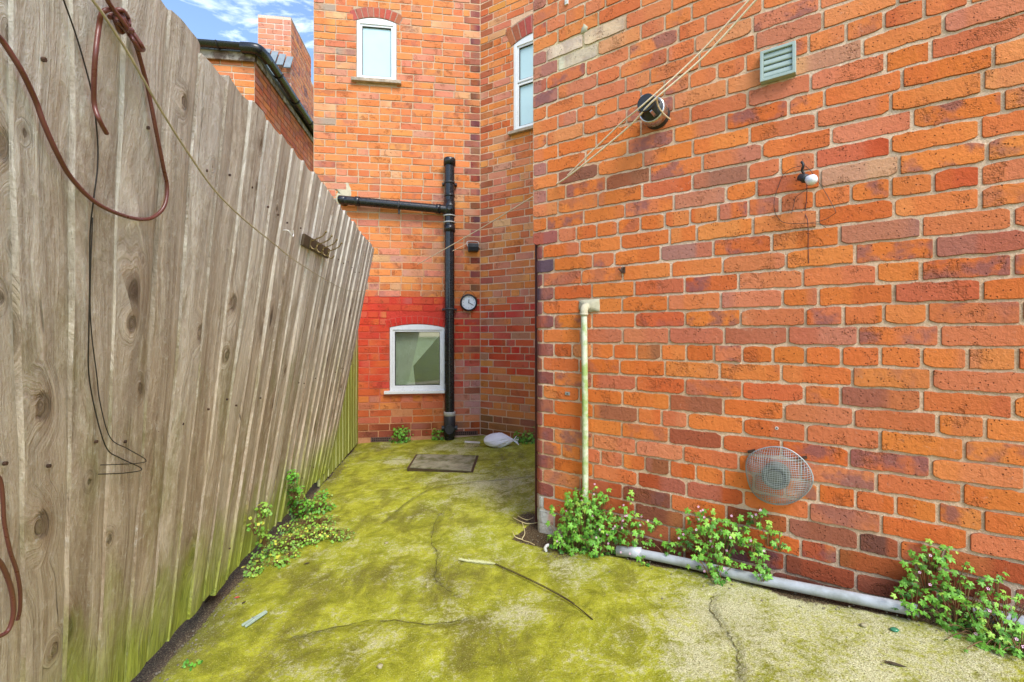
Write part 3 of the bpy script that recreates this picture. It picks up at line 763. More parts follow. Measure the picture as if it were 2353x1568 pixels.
# ---------------------------------------------------------------- clock, wall light
cc = WA.at(1077, 696, .02); cr = .098
ck = thing('wall_clock', 'round wall clock with white face and dark rim right of the soil pipe', 'clock', cc)
mb = MB(); mb.lathe(cc - WA.n*.018, WA.n, [(0, cr), (.03, cr+.002), (.045, cr-.006), (.045, cr-.016), (.01, cr-.02)], 40, caps=False); mb.build('rim', 'black_dull', ck)
mb = MB(); mb.lathe(cc, WA.n, [(.002, cr-.018), (.012, cr-.018)], 40, smooth=False); fc = mb.build('face', 'clockface', ck)
up = V((0, 0, 1))
def hand(ang, L, w, o):
    a = math.radians(ang); dd = WA.d*math.sin(a) + up*math.cos(a); nn = WA.d*math.cos(a) - up*math.sin(a); m_ = MB()
    m_.box(cc + WA.n*o - nn*w/2 - dd*.008, nn*w, dd*L, WA.n*.002); return m_
hand(4, .045, .009, .014).build('hour_hand', 'ink', ck); hand(120, .064, .006, .0165).build('minute_hand', 'ink', ck)
# numerals as real lettering
for h in range(1, 13):
    a = math.radians(h*30); q = cc + WA.n*.0125 + (WA.d*math.sin(a)+up*math.cos(a))*(cr-.034)
    cu = D.curves.new('numeral', 'FONT'); cu.body = str(h); cu.size = .017; cu.align_x = 'CENTER'; cu.align_y = 'CENTER'; cu.extrude = .0004; cu.materials.append(M['ink'])
    to = D.objects.new('numeral_curve', cu); C.objects.link(to); me = D.meshes.new_from_object(to); D.objects.remove(to)
    o = D.objects.new('numeral', me); C.objects.link(o); o.parent = fc; o.location = q - cc
    o.rotation_euler = (PI/2, 0, math.atan2(WA.d.y, WA.d.x))
mb = MB(); mb.tube([cc-WA.d*.075+up*.07, cc-WA.d*.03+up*.13, cc+up*.145, cc+WA.d*.04+up*.12, cc+WA.d*.085+up*.06, cc+WA.d*.12+up*.0], .0022, 6); mb.build('hanging_wire', 'steel_dark', ck)
# wall light
a, z = WA.hit(1075, 580); a2, z2 = WA.hit(1099, 558)
wl = thing('wall_light', 'small black floodlight with looped white cable on the far wall above the clock', 'wall light', WA.P(a, z, 0))
mb = MB(); mb.box(WA.P(a, z, .012), WA.d*(a2-a), WA.n*.075, up*(z2-z)*.8); mb.build('housing', 'black_dull', wl, bevel=.01)
mb = MB(); mb.box(WA.P(a+.01, z+.006, .088), WA.d*(a2-a-.02), WA.n*.004, up*(z2-z)*.36); mb.build('lens', 'dark', wl)
mb = MB(); mb.box(WA.P(a+.03, z+.01, 0), WA.d*(a2-a-.06), WA.n*.013, up*(z2-z)*.6); mb.build('bracket', 'black_dull', wl)
mb = MB(); mb.tube([WA.at(1075, 567, .06), WA.at(1073, 558, .05), WA.at(1077, 555, .03), WA.at(1098, 556, .02), WA.at(1100, 566, .015), WA.at(1104, 571, .008)], .0045, 6); mb.build('cable', 'whitecable', wl)

# ---------------------------------------------------------------- maroon post in the corner
q = WB.P(-.02, 0, -.02); r_ = ray(1229.5, 900); pt = V((r_.x*2.74, 2.74, 0))
mb = MB(); zt = CAMZ + (CY-541)/F*2.74
mb.box(V((pt.x, pt.y, .05)), V((.03, .0, 0)), V((0, .03, 0)), V((0, 0, zt-.05)))
tag(mb.build('corner_strip', 'maroon', None, bevel=.003), 'tall narrow maroon painted strip standing against the rounded brick corner', 'corner strip')

# ---------------------------------------------------------------- near wall fittings
# louvred vent
a0, z0 = WB.hit(1747, 190, .02); a1, z1 = WB.hit(1829, 98, .02); z0 += .004
vt = thing('louvre_vent', 'square grey louvred extractor vent high on the near brick wall', 'vent', WB.P((a0+a1)/2, z0, 0))
mb = MB(); fw = .013
zb = WB.hit(1829, 171, .02)[1]; z1 = WB.hit(1746, 122, .02)[1]*.5+WB.hit(1829, 96, .02)[1]*.5; z0 = (zb+WB.hit(1747, 190, .02)[1])/2
ringmesh(mb, WB, [(a0, z0), (a1, z0), (a1, z1), (a0, z1)], [(a0+fw, z0+fw), (a1-fw, z0+fw), (a1-fw, z1-fw), (a0+fw, z1-fw)], 0, .032)
mb.build('frame', 'vent', vt, bevel=.002)
mb = MB(); mb.box(WB.P(a0+.01, z0+.01, .004), WB.d*(a1-a0-.02), WB.n*.003, up*(z1-z0-.02)); mb.build('backing_plate', 'dark', vt)
for i in range(4):
    hh = (z1-z0-2*fw)/4; zz = z0+fw+hh*i; mb = MB()
    vs = []
    for k, (dz, oo) in enumerate(((.0015, .026), (.3, .0262), (.7, .025), (.985, .0215), (.985, .016), (.0015, .020))):
        dz = dz*hh if dz > .01 else .0015
        vs += [WB.P(a0+fw+.001, zz+dz, oo), WB.P(a1-fw-.001, zz+dz, oo)]
    mb.add(vs, [(2*k, 2*k+1, (2*k+3) % 12, (2*k+2) % 12) for k in range(6)], 0, True); mb.build('slat', 'vent', vt)
# flue terminal
fc_ = WB.at(1497, 252, .09); fa, fz = WB.hit(1497, 252, .09); fb = WB.P(fa, fz, 0)
fl = thing('flue_terminal', 'chrome and black round flue terminal poking out of the near wall behind the ropes', 'flue', fb)
mb = MB(); mb.lathe(fb, WB.n, [(0, .062), (.012, .06), (.03, .05), (.045, .05)], 32); mb.build('wall_flange', 'black_dull', fl)
mb = MB(); mb.lathe(fb, WB.n, [(.035, .053), (.04, .063), (.09, .061), (.094, .056), (.09, .05)], 36); mb.build('steel_band', 'chrome', fl)
mb = MB(); mb.lathe(fb, WB.n, [(.08, .054), (.1, .054), (.102, .040), (.155, .038), (.157, .034)], 32); mb.build('grille_core', 'black_dull', fl)
for k in range(4):
    a = PI*(.15+.5*k); u = WB.d*math.cos(a)+up*math.sin(a); w = WB.d*-math.sin(a)+up*math.cos(a); mb = MB()
    mb.box(fb + WB.n*.1 + u*.042 - w*.006, w*.012, u*.006, WB.n*.06); mb.build('strut', 'chrome', fl)
mb = MB(); mb.lathe(fb, WB.n, [(.158, .036), (.159, .041), (.168, .041), (.17, .038)], 32); mb.build('end_cap', 'black_dull', fl)
# balloon guard with low flue
ga, gz_ = WB.hit(1783, 1097, .04)
gd = thing('flue_guard', 'grey wire mesh guard over a low flue outlet on the near brick wall', 'flue guard', WB.P(ga, gz_, 0))
mb = MB(); GR = .122
def dome(u, v):
    rr = min(1., math.hypot(u, v)); return WB.P(ga+u*GR*(1+.06*math.sin(3*math.atan2(v, u)+1)), gz_+v*GR*(1+.05*math.sin(2*math.atan2(v, u))), .012+.075*math.sqrt(max(0, 1-rr**2.6)))
n = 15
for i in range(-n, n+1):
    c = i/n*.985; e = math.sqrt(1-c*c)
    for sw in (0, 1):
        pts = []
        for k in range(19):
            t = (-1+2*k/18)*e; tt = c + .012*math.sin(t*5+i)
            pts.append(dome(tt, t) if sw else dome(t, tt))
        mb.tube(pts, .00105, 4, smooth_path=False, caps=False)
mb.build('wire_mesh', 'galv', gd)
mb = MB(); mb.tube([dome(math.cos(2*PI*k/36), math.sin(2*PI*k/36)) for k in range(37)], .003, 6, smooth_path=False); mb.build('rim', 'galv', gd)
mb = MB(); mb.lathe(WB.P(ga, gz_+.005, 0), WB.n, [(0, .052), (.055, .052), (.066, .047), (.066, .035), (.04, .034)], 32); mb.lathe(WB.P(ga, gz_+.005, 0), WB.n, [(.03, .03), (.06, .028)], 24); mb.build('flue_pipe', 'fluegrey', gd)
for u in (-.8, .75):
    mb = MB(); mb.box(WB.P(ga+u*GR-.012, gz_+GR*.62, .004), WB.d*.03+up*.012, WB.n*.003, up*.012-WB.d*.003); mb.build('fixing_tab', 'steel_dark', gd)
# outside overflow pipe standing against wall
pp = [WB.at(1345, 1150, .035), WB.at(1342, 724, .035)]
a, zlo = WB.hit(1345, 1150, .035); a_, zhi = WB.hit(1342, 722, .035)
op = thing('overflow_pipe', 'slim pale algae stained upright pipe on the near wall by the rounded corner', 'pipe', WB.P(a, zlo-.08, .035))
mb = MB(); mb.tube([WB.P(a, zlo-.06, .035), WB.P((a+a_)/2+.003, (zlo+zhi)/2, .037), WB.P(a_, zhi, .035)], .0165, 16, sub=10); mb.build('pipe', 'limepipe', op)
mb = MB(); mb.tube([WB.P(a_, zhi-.004, .035), WB.P(a_, zhi+.02, .034), WB.P(a_, zhi+.036, .022), WB.P(a_, zhi+.04, -.004)], .021, 16); mb.lathe(WB.P(a_, zhi-.004, .035), up, [(-.004, .0165), (-.004, .022), (.008, .022), (.008, .0165)], 18); mb.build('elbow', 'patch', op)
# small metal bits
q = WB.at(1434, 628, .0); mb = MB(); mb.box(q-WB.d*.008, WB.d*.016, WB.n*.012, up*.03); mb.tube([q+up*.022, q+WB.n*.03+up*.022, q+WB.n*.035+up*.004, q+WB.n*.045-WB.d*.01+up*.02], .004, 8)
tag(mb.build('wall_hook', 'steel_dark', None), 'small rusty hook fixed in the near wall above the upright pipe', 'hook')
q = WB.at(1305, 905, .0); mb = MB(); mb.box(q-WB.d*.014-up*.008, WB.d*.028, WB.n*.008, up*.018); mb.lathe(q+WB.n*.008, WB.n, [(0, .004), (.002, .003)], 10, 1)
tag(mb.build('pipe_bracket', ['galv', 'dark'], None, bevel=.002), 'small steel bracket left of the pale upright pipe on the corner bricks', 'bracket')
q = WB.at(1303, 6, .0); mb = MB(); mb.box(q-WB.d*.01-up*.015, WB.d*.02, WB.n*.01, up*.04); mb.lathe(q+WB.n*.01, WB.n, [(0, .004), (.004, .003)], 10)
tag(mb.build('cable_clip', 'whitemetal', None, bevel=.002), 'white clip at the very top of the near wall beside its corner', 'clip')
k = 0
for x, y, lb in ((1785, 984, 'pale ringed rawlplug hole above the wire mesh flue guard'), (1752, 984, 'dark drilled hole left of the pale ringed one above the flue guard'), (1904, 974, 'dark drilled hole upper right of the wire mesh flue guard')):
    a, z = WB.hit(x, y); q = WB.P(a, z, .0026); mb = MB()
    if x == 1785: mb.lathe(q, WB.n, [(0, .007), (.002, .0065)], 12, 0)
    mb.lathe(q, WB.n, [(0, .003), (.0027, .003)], 10, 1); tag(mb.build('wall_plug', ['whitemetal', 'dark'], None), lb, 'wall plug', 'wall plugs in the near wall')
# light bulb on a string
bq = WB.at(1857, 412, .05)
bl = thing('string_bulb', 'clear festoon light bulb with black socket and tangled thin wire on the near wall', 'light bulb', WB.P(*WB.hit(1855, 380), 0))
ax = (WB.d*.75 - up*.45 + WB.n*.35).normalized()
mb = MB(); mb.lathe(bq, ax, [(-.012, .008), (-.006, .012), (.004, .018), (.014, .022), (.024, .020), (.033, .012), (.036, .002)], 24); mb.build('bulb', 'bulb', bl)
mb = MB(); mb.lathe(bq, ax, [(-.042, .008), (-.038, .014), (-.022, .015), (-.018, .018), (-.006, .017), (-.006, .01)], 18); mb.build('socket', 'black_dull', bl)
wp = lambda L, o=.012: [WB.at(x, y, o+.006*math.sin(i*1.7)) for i, (x, y) in enumerate(L)]
mb = MB(); mb.tube(wp([(1842, 372), (1846, 380), (1843, 392), (1848, 400)], .02), .005, 8); mb.build('fixing', 'wire', bl)
mb = MB()
mb.tube(wp([(1845, 381), (1820, 387), (1800, 402), (1790, 425), (1780, 455), (1779, 480), (1785, 497), (1800, 511), (1830, 514), (1865, 512), (1895, 505), (1915, 493), (1920, 487), (1912, 470), (1895, 440), (1877, 413), (1862, 392), (1850, 381)]), .0011, 5)
mb.tube(wp([(1854, 435), (1840, 445), (1828, 455), (1823, 475), (1818, 492)]), .0011, 5)
mb.tube(wp([(1862, 514), (1885, 516), (1898, 524)]), .0010, 5); mb.build('loose_wire', 'wire', bl)
mb = MB(); mb.tube(wp([(1848, 400), (1854, 430), (1853, 460), (1850, 490), (1855, 505), (1857, 530), (1857, 565), (1858, 605)], .008), .0017, 6); mb.build('lead', 'redwire', bl)
# ropes
def P3(x, y, Y): r = ray(x, y); return V((r.x*Y, Y, CAMZ+r.z*Y))
def nearY(x, y, off): return WB.at(x, y, off)
mb = MB()
mb.tube([nearY(1800, -62, .2), nearY(1738, 0, .17), nearY(1620, 128, .15), nearY(1500, 233, .175), nearY(1440, 296, .13), nearY(1316, 398, .06), P3(1270, 428, 2.62), P3(1225, 452, 3.1), P3(1100, 528, 4.0), WA.at(960, 608, .01)], .0043, 8, sub=6)
tag(mb.build('washing_rope', 'rope', None), 'pale rope running from the near wall top past the flue to the far wall', 'rope')
mb = MB()
mb.tube([nearY(1785, -62, .18), nearY(1722, 0, .15), nearY(1600, 130, .14), nearY(1476, 243, .175), nearY(1420, 290, .1), nearY(1316, 392, .03), nearY(1305, 402, .006)], .004, 8, sub=6)
mb.tube([nearY(1508, 225, .172), nearY(1513, 245, .13), nearY(1525, 262, .09), nearY(1540, 275, .03)], .0035, 6)
tag(mb.build('tied_rope', 'rope', None), 'second pale rope tied round the flue and ending at a dark purple brick', 'rope')
mb = MB(); mb.tube([V(WA.at(1040, 577, .14)), V(WA.at(1052, 571, .09)), V(WA.at(1075, 559, .02))], .003, 6)
tag(mb.build('rope_end', 'rope', None), 'short pale rope end tied at the soil pipe beside the wall light', 'rope')

# ---------------------------------------------------------------- fence
FB = V((-1.743, 5.15, 0)); FD = V((.134, -.991, 0)).normalized(); FN = V((.991, .134, 0)).normalized()
q0 = 1.217; zT = 1.96
def fence(q, h, off=0):          # q along the base toward the viewer, h 0..1 up the board
    rack = .48*max(0, min(1, (q-q0)/2.8)); zb = .075
    return FB + FD*(q + rack*h) + FN*(.38*h + off + .012*math.sin(q*2.1+h*2)*h) + V((0, 0, zb+(zT-zb)*h)) + V((0, 0, 0))
def fhit(x, y, off=.02):
    q, h = 2.5, .5
    def pr(q, h): p = fence(q, h, off) - V((0, 0, CAMZ)); return CX+F*p.x/p.y, CY-F*p.z/p.y
    for it in range(40):
        a, b = pr(q, h); e = 1e-4; a1, b1 = pr(q+e, h); a2, b2 = pr(q, h+e)
        j = [(a1-a)/e, (a2-a)/e, (b1-b)/e, (b2-b)/e]; det = j[0]*j[3]-j[1]*j[2]; dx = x-a; dy = y-b
        dq = (dx*j[3]-j[1]*dy)/det; dh = (j[0]*dy-j[2]*dx)/det
        q += max(-.3, min(.3, dq)); h += max(-.3, min(.3, dh))
        if fence(q, h).y < .3: q = min(q, 4.2)
    return q, h
def fat(x, y, off=.02): return fence(*fhit(x, y, off), off)
fn_ = thing('timber_fence', 'tall leaning timber fence of grey weathered boards along the left of the yard', 'fence', FB + FD*3)
mb = MB(); q = q0; i = 0; bw = .118
tops = []
KN = []
for (x, y, rp) in ((28, 75, 16), (14, 330, 26), (62, 302, 8), (100, 925, 26), (96, 1195, 26), (300, 745, 15), (462, 765, 17), (536, 700, 14), (325, 893, 11), (598, 330, 8), (490, 370, 6), (520, 820, 9), (590, 430, 6), (8, 680, 12), (205, 1112, 8),
        (655, 855, 7), (735, 745, 7), (420, 240, 12), (330, 600, 5), (690, 700, 5), (775, 640, 5), (560, 930, 7), (250, 1240, 9), (130, 1480, 14), (40, 560, 8), (640, 480, 5)):
    q_, h_ = fhit(x, y, .015); rz_ = rp/F*fence(q_, h_).y; KN.append((q_, h_, rz_*.75, rz_*1.25))
while q < 5.9:
    w = bw*random.uniform(.9, 1.12); r = random.random(); nu = 12; nv = 150
    topj = random.uniform(-.0022, .0022); botj = random.uniform(-.01, .012); bow = random.uniform(-.003, .003); cup = random.uniform(-.002, .003)
    ph = random.uniform(0, 9)
    vs = []; at = []; kt = []; kn_ = [k for k in KN if q <= k[0] < q+w*.96]
    if 3.5 < q < 3.62: topj -= .012
    for jv in range(nv+1):
        h = jv/nv
        for iu in range(nu+1):
            u = iu/nu; th = .007 + .010*u      # thin at the far edge, thick at the near edge
            e = .0022*math.sin(h*9+ph)+.0012*math.sin(h*31+ph*2)
            off = th + cup*math.sin(PI*u)*3 + bow*math.sin(PI*h) - .001*(u < .01) + .0012*math.sin(h*14+u*5+ph)
            hh = botj + (1+topj-botj)*h
            if jv == nv: hh += .0006*math.sin(u*11+ph)
            vs.append(fence(q - w*.03 + w*u*1.05 + e, hh, off)); at.append((u*w + r*3, h*1.9, r, 0)); kt.append((min([4.]+[math.hypot((q+w*u-k[0])/k[2], (h-k[1])*1.9/k[3]) for k in kn_]), 0, 0, 0))
    n = nu+1; fs = []
    for jv in range(nv):
        for iu in range(nu): a = jv*n+iu; fs.append((a, a+n, a+n+1, a+1))
    mb.add(vs, fs, 0, True, W=at, K=kt)
    # near edge, top and bottom edges
    ev = [vs[jv*n+nu] for jv in range(nv+1)]; bv = [p - FN*.024 for p in ev]
    ea = [(r*3+.3+0*k, k/nv*1.9, r, 0) for k in range(nv+1)]; ea2 = [(r*3+.316, k/nv*1.9, r, 0) for k in range(nv+1)]
    mb.add(ev+bv, [(k, k+1, nv+1+k+1, nv+1+k) for k in range(nv)], 0, False, W=ea+ea2, K=(4, 0, 0, 0))
    ev = [vs[jv*n] for jv in range(nv+1)]; bv = [p - FN*.006 for p in ev]
    mb.add(ev+bv, [(k, nv+1+k, nv+1+k+1, k+1) for k in range(nv)], 0, False, W=ea+ea2, K=(4, 0, 0, 0))
    ev = vs[nv*n:nv*n+n]; bv = [p - FN*(.006+.01*k/nu) for k, p in enumerate(ev)]
    mb.add(ev+bv, [(k, n+k, n+k+1, k+1) for k in range(nu)], 0, False, W=(r*3, 1.9, r, 0), K=(4, 0, 0, 0))
    # nail heads
    for hn in ((.86, .46) if random.random() < .8 else (.86, .1)):
        u = random.uniform(.35, .7); c = fence(q+w*u, hn+random.uniform(-.012, .012), .0195+.004*u)
        ring = [c + (FD*math.cos(t*PI/3)+up*math.sin(t*PI/3)*1.25)*.0034 for t in range(6)]
        mb.add(ring+[p-FN*.006 for p in ring], [tuple(range(6))]+[(k, 6+k, 6+(k+1) % 6, (k+1) % 6) for k in range(6)], 1, False, W=(0, 0, 0, 0))
    q += w*.96; i += 1
mb.build('boards', ['wood', 'steel_dark'], fn_)
for hn in (.86, .46, .1):
    mb = MB()
    for k in range(12):
        qa = q0+.03+(5.6-q0)*k/12; qb = q0+.03+(5.6-q0)*(k+1)/12; p = fence(qa, hn, -.02); p2 = fence(qb, hn, -.02)
        mb.box(p-up*.03, p2-p, -FN*.04, up*.06)
    mb.build('rail', 'oldwood', fn_)
for qa in (q0+.1, q0+1.8, q0+3.6):
    mb = MB(); p = fence(qa, 0, -.07); p2 = fence(qa, .97, -.07); mb.box(p-up*.1, p2-p, -FN*.09, FD*.09); mb.build('post', 'oldwood', fn_)
# straight green panel carrying on to the house wall
gp = thing('green_fence', 'upright green algae covered timber panel between the leaning fence and the house', 'fence', FB + FD*.6)
mb = MB(); q = .0; 
while q < 1.42:
    w = .13; r = random.random(); vs = []; at = []
    for jv in range(21):
        for iu in range(4):
            u = iu/3; h = jv/20; vs.append(FB + FD*(q+w*u) + FN*(.004+.006*u+.002*math.sin(h*8+r*9)) + up*(.0+1.62*h)); at.append((u*w+r*3, h*1.6, r, 0))
    mb.add(vs, [(jv*4+iu, jv*4+iu+4, jv*4+iu+5, jv*4+iu+1) for jv in range(20) for iu in range(3)], 0, True, W=at, K=(4, 0, 0, 0))
    ev = [vs[jv*4+3] for jv in range(21)]; bv = [p-FN*.02 for p in ev]
    mb.add(ev+bv, [(k, k+1, 22+k, 21+k) for k in range(20)], 0, False, W=(r, 1, r, 0), K=(4, 0, 0, 0))
    q += w*.985
mb.build('boards', 'wood_green', gp)
mb = MB(); mb.box(FB + FD*.0 - FN*.06 + up*-.02, FD*1.42, FN*.05, up*1.6); mb.build('backing_rail', 'oldwood', gp)

# fence fittings
def fline(L, off=.03, amp=.0): return [fat(x, y, off+amp*math.sin(i*2.1)) for i, (x, y) in enumerate(L)]
mb = MB()
L = [(-60, 40), (-30, 64), (0, 88), (26, 125), (52, 168), (82, 232), (99, 280), (129, 348), (163, 408), (215, 462), (267, 490), (318, 504), (353, 499), (378, 473), (384, 430), (374, 378), (357, 292), (340, 206), (323, 140), (316, 116), (306, 90), (294, 66), (282, 48), (270, 34)]
mb.tube(fline(L, .03, .004), .0043, 10, sub=8)
L = [(245, 307), (228, 275), (217, 241), (216, 185), (220, 120), (227, 65), (233, 34), (246, 23), (264, 24), (278, 34), (288, 50), (300, 68), (314, 88), (326, 106), (329, 114), (321, 114), (308, 96), (296, 78), (284, 64), (272, 52), (264, 38), (270, 24), (284, 26), (294, 42), (296, 58)]
mb.tube(fline(L, .04, .007), .0043, 10, sub=8)
L = [(232, -40), (247, 0), (262, 24), (278, 44), (292, 64), (301, 74), (303, 69), (290, 66)]
mb.tube(fline(L, .052, .003), .0043, 10, sub=6)
L = [(262, 42), (270, 62), (276, 74), (284, 70), (276, 52), (262, 36), (252, 40)]
mb.tube(fline(L, .03, .004), .0043, 10, sub=6)
tag(mb.build('brown_cable', 'cable', None), 'thick brown cable knotted and hanging in large loops on the fence', 'cable')
mb = MB()
mb.tube(fline([(-25, 1080), (0, 1102), (7, 1152), (10, 1202), (23, 1266), (38, 1311), (46, 1356), (46, 1400), (40, 1425)], .03), .0034, 8)
mb.tube(fline([(-25, 1270), (0, 1293), (16, 1325), (28, 1365), (31, 1410), (20, 1447), (0, 1462), (-30, 1470)], .04), .0042, 8)
tag(mb.build('cable_loop', 'cable', None), 'pale brown cable loop low at the left edge of the fence', 'cable')
mb = MB()
mb.tube(fline([(135, -30), (146, 0), (172, 73), (194, 146), (213, 224), (224, 318), (224, 387), (215, 460), (207, 538), (206, 674), (204, 770), (204, 858), (220, 949), (245, 1030), (276, 1053), (326, 1078), (290, 1087), (226, 1090)], .024, .003), .0014, 5, sub=6)
mb.tube(fline([(213, 500), (209, 600), (207, 700), (212, 780), (222, 858), (231, 930), (254, 1007), (294, 1032), (335, 1057), (317, 1065), (231, 1069)], .026, .003), .0012, 5, sub=6)
tag(mb.build('thin_wire', 'wire', None), 'thin black wire hanging down the fence boards', 'wire')
mb = MB(); Lp = [(185, -45), (213, 0), (241, 39), (301, 133), (365, 245), (430, 348), (494, 438), (559, 503), (623, 555), (688, 606), (765, 653), (800, 668), (845, 671)]
mb.tube([fat(x, y, .055 if i < 10 else .03) for i, (x, y) in enumerate(Lp)], .0026, 6, sub=6)
tag(mb.build('washing_line', 'line', None), 'thin pale washing line sagging along the fence from top left', 'washing line')
q = fat(655, 530, .016); e = fat(672, 528, .016); mb = MB()
mb.tube([q - FN*.01, q+FN*.012, q+FN*.02-up*.014-FD*.014, q+FN*.02-up*.02-FD*.03, q+FN*.02-up*.008-FD*.044, q+FN*.02+up*.008-FD*.036], .0026, 8)
tag(mb.build('cup_hook', 'whitemetal', None), 'white cup hook screwed in the fence left of the coat rack', 'hook')
# coat rack
c0 = fat(693, 551, .016); c1 = fat(750, 583, .016)
rk = thing('coat_rack', 'dark wooden coat rack with four brass double hooks on the fence', 'coat rack', c0)
uF = (fence(2, .9)-fence(2, .3)).normalized(); dd = (c1-c0)
mb = MB(); mb.box(c0 - uF*.028 - dd*.02, dd*1.04, uF*.056, FN*.014); mb.build('back_board', 'oldwood', rk, bevel=.003)
for k in range(4):
    b = c0 + dd*(.2+.25*k) + FN*.014; mb = MB()
    mb.box(b-uF*.024-dd.normalized()*.006, dd.normalized()*.012, uF*.048, FN*.003)
    mb.tube([b+uF*.01+FN*.003, b+uF*.018+FN*.02, b+uF*.035+FN*.05, b+uF*.055+FN*.062], .0032, 8); mb.blob(b+uF*.057+FN*.063, .006, .006, .006, 0)
    mb.tube([b-uF*.012+FN*.003, b-uF*.026+FN*.012, b-uF*.03+FN*.026, b-uF*.018+FN*.034], .0032, 8); mb.blob(b-uF*.016+FN*.034, .005, .005, .005, 0)
    mb.build('hook', 'brass', rk)

# ---------------------------------------------------------------- ground
pools = []
def blobs(L, kind):
    for (x, y, rx, st) in L:
        p = ghit(x, y); e = ghit(x+rx, y); pools.append((p.x, p.y, max(.03, abs(e.x-p.x)), st, kind))
blobs([(960, 1255, 70, .5), (850, 1470, 110, .65), (1120, 1105, 120, .75), (1150, 1140, 110, .6), (920, 1062, 40, .8), (1075, 1042, 60, .6), (985, 1035, 60, .5), (1020, 1025, 40, .7), (1330, 1300, 90, .4), (1700, 1450, 260, .8), (2000, 1500, 300, 1.), (1850, 1400, 220, .9), (2100, 1540, 260, .9),
       (1560, 1500, 120, .3), (1180, 1400, 100, .45), (1000, 1460, 90, .3), (1500, 1350, 120, .3), (880, 1210, 30, .2), (1080, 1080, 30, .4), (1350, 1560, 120, .3)], 0)
blobs([(740, 1085, 60, .9), (690, 1190, 90, .7), (1180, 1050, 70, .8), (1130, 1090, 60, .5), (1000, 1180, 60, .9), (1010, 1215, 40, .7), (1045, 1300, 100, .75), (860, 1320, 70, .5), (1000, 1360, 90, .45), (640, 1420, 80, .35), (700, 1500, 120, .5), (450, 1470, 90, .8),  # dark blobs; the first paints the green panel's shadow on the ground
       (1150, 1450, 120, .5), (820, 1200, 60, .4), (760, 1330, 120, .45), (1260, 1290, 60, .5), (1200, 1010, 40, .4), (860, 1035, 60, .5), (930, 1190, 60, .3), (1640, 1450, 16, .8), (1070, 1530, 80, .4), (560, 1540, 140, .5)], 1)
blobs([(1215, 1190, 50, .95), (1240, 1230, 40, .8), (1290, 1270, 50, .6), (640, 1210, 30, .6), (690, 1195, 40, .5)], 2)
cracks = [[(650, 1470), (760, 1445), (880, 1425), (1000, 1435), (1080, 1420)], [(1010, 1180), (990, 1240), (1005, 1270), (1002, 1330), (1050, 1370)], [(1640, 1365), (1632, 1395), (1660, 1440), (1690, 1490), (1700, 1568)], [(880, 1200), (1000, 1120), (1180, 1100), (1230, 1096)],
          [(800, 1060), (940, 1054)], [(1000, 1075), (1110, 1089)]]
CR = []
for c in cracks:
    pts = [ghit(x, y) for x, y in c]; pts = catmull(pts, 5)
    for i in range(len(pts)-1): CR.append((pts[i], pts[i+1]))
GX0, GX1, GY0, GY1, st = -2.3, 2.6, -.6, 5.9, .02
nx = int((GX1-GX0)/st); ny = int((GY1-GY0)/st)
# crack cells rasterised first
ck_ = {}
for (a, b) in CR:
    L = max(1, int((b-a).length/.006))
    for k in range(L+1):
        p = a + (b-a)*(k/L); p = p + V((random.uniform(-.004, .004), random.uniform(-.004, .004), 0))
        i0 = (p.x-GX0)/st; j0 = (p.y-GY0)/st
        for di in (0, 1):
            for dj in (0, 1):
                i, j = int(i0)+di, int(j0)+dj; d = math.hypot(i-i0, j-j0); ck_[(i, j)] = max(ck_.get((i, j), 0), 1-d*.9)
vs = []; at = []
for j in range(ny+1):
    y = GY0+j*st
    for i in range(nx+1):
        x = GX0+i*st; z = gz(x, y); pale = dark = soil = 0.
        for (px, py, r, s_, k) in pools:
            dx = (x-px)/r; dy = (y-py)/(r*1.0); d = dx*dx+dy*dy
            if d < 4:
                g = s_*math.exp(-d*1.4)
                if k == 0: pale += g
                elif k == 1: dark += g
                else: soil += g
        dB = -(V((x, y, 0))-WB.P0).dot(WB.n)*-1; sB = (V((x, y, 0))-WB.P0).dot(WB.d)
        dB = (V((x, y, 0))-WB.P0).dot(WB.n)
        if sB > -.1 and dB < .3:
            w = .115+.03*N3(sB*6, 1)+.03*max(0, sB-1.2)
            soil += max(0, min(1, (w-dB)/.05+.5)); 
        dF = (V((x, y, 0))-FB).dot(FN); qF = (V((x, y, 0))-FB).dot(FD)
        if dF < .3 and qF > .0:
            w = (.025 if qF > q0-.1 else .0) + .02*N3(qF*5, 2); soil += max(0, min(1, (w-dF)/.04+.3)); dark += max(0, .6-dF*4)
        dark += max(0, .5 - (WA.P0 - V((x, y, 0))).dot(-WA.n)*-6) if False else 0
        c = ck_.get((i, j), 0)
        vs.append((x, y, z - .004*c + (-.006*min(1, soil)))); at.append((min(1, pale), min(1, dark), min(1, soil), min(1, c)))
fs = [(j*(nx+1)+i, j*(nx+1)+i+1, (j+1)*(nx+1)+i+1, (j+1)*(nx+1)+i) for j in range(ny) for i in range(nx)]
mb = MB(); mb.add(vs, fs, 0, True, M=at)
for c in cracks:
    pts = catmull([ghit(x, y) for x, y in c], 9); L_ = []; w0 = random.uniform(.0009, .0019)
    for i, p in enumerate(pts):
        d = (pts[min(i+1, len(pts)-1)]-pts[max(i-1, 0)]); d.z = 0; d = d.normalized() if d.length > 0 else V((1, 0, 0)); n_ = V((-d.y, d.x, 0))
        j = n_*random.uniform(-.007, .007); w = w0*random.uniform(.2, 1.3)*min(1, (i+.3)/4, (len(pts)-i-.7)/4)
        for sgn in (-1, 1):
            q = p + j + n_*sgn*w; L_.append((q.x, q.y, gz(q.x, q.y)+.0012))
    mb.add(L_, [(2*i, 2*i+2, 2*i+3, 2*i+1) for i in range(len(pts)-1)], 1, False, M=(0, 1, 1, 1))
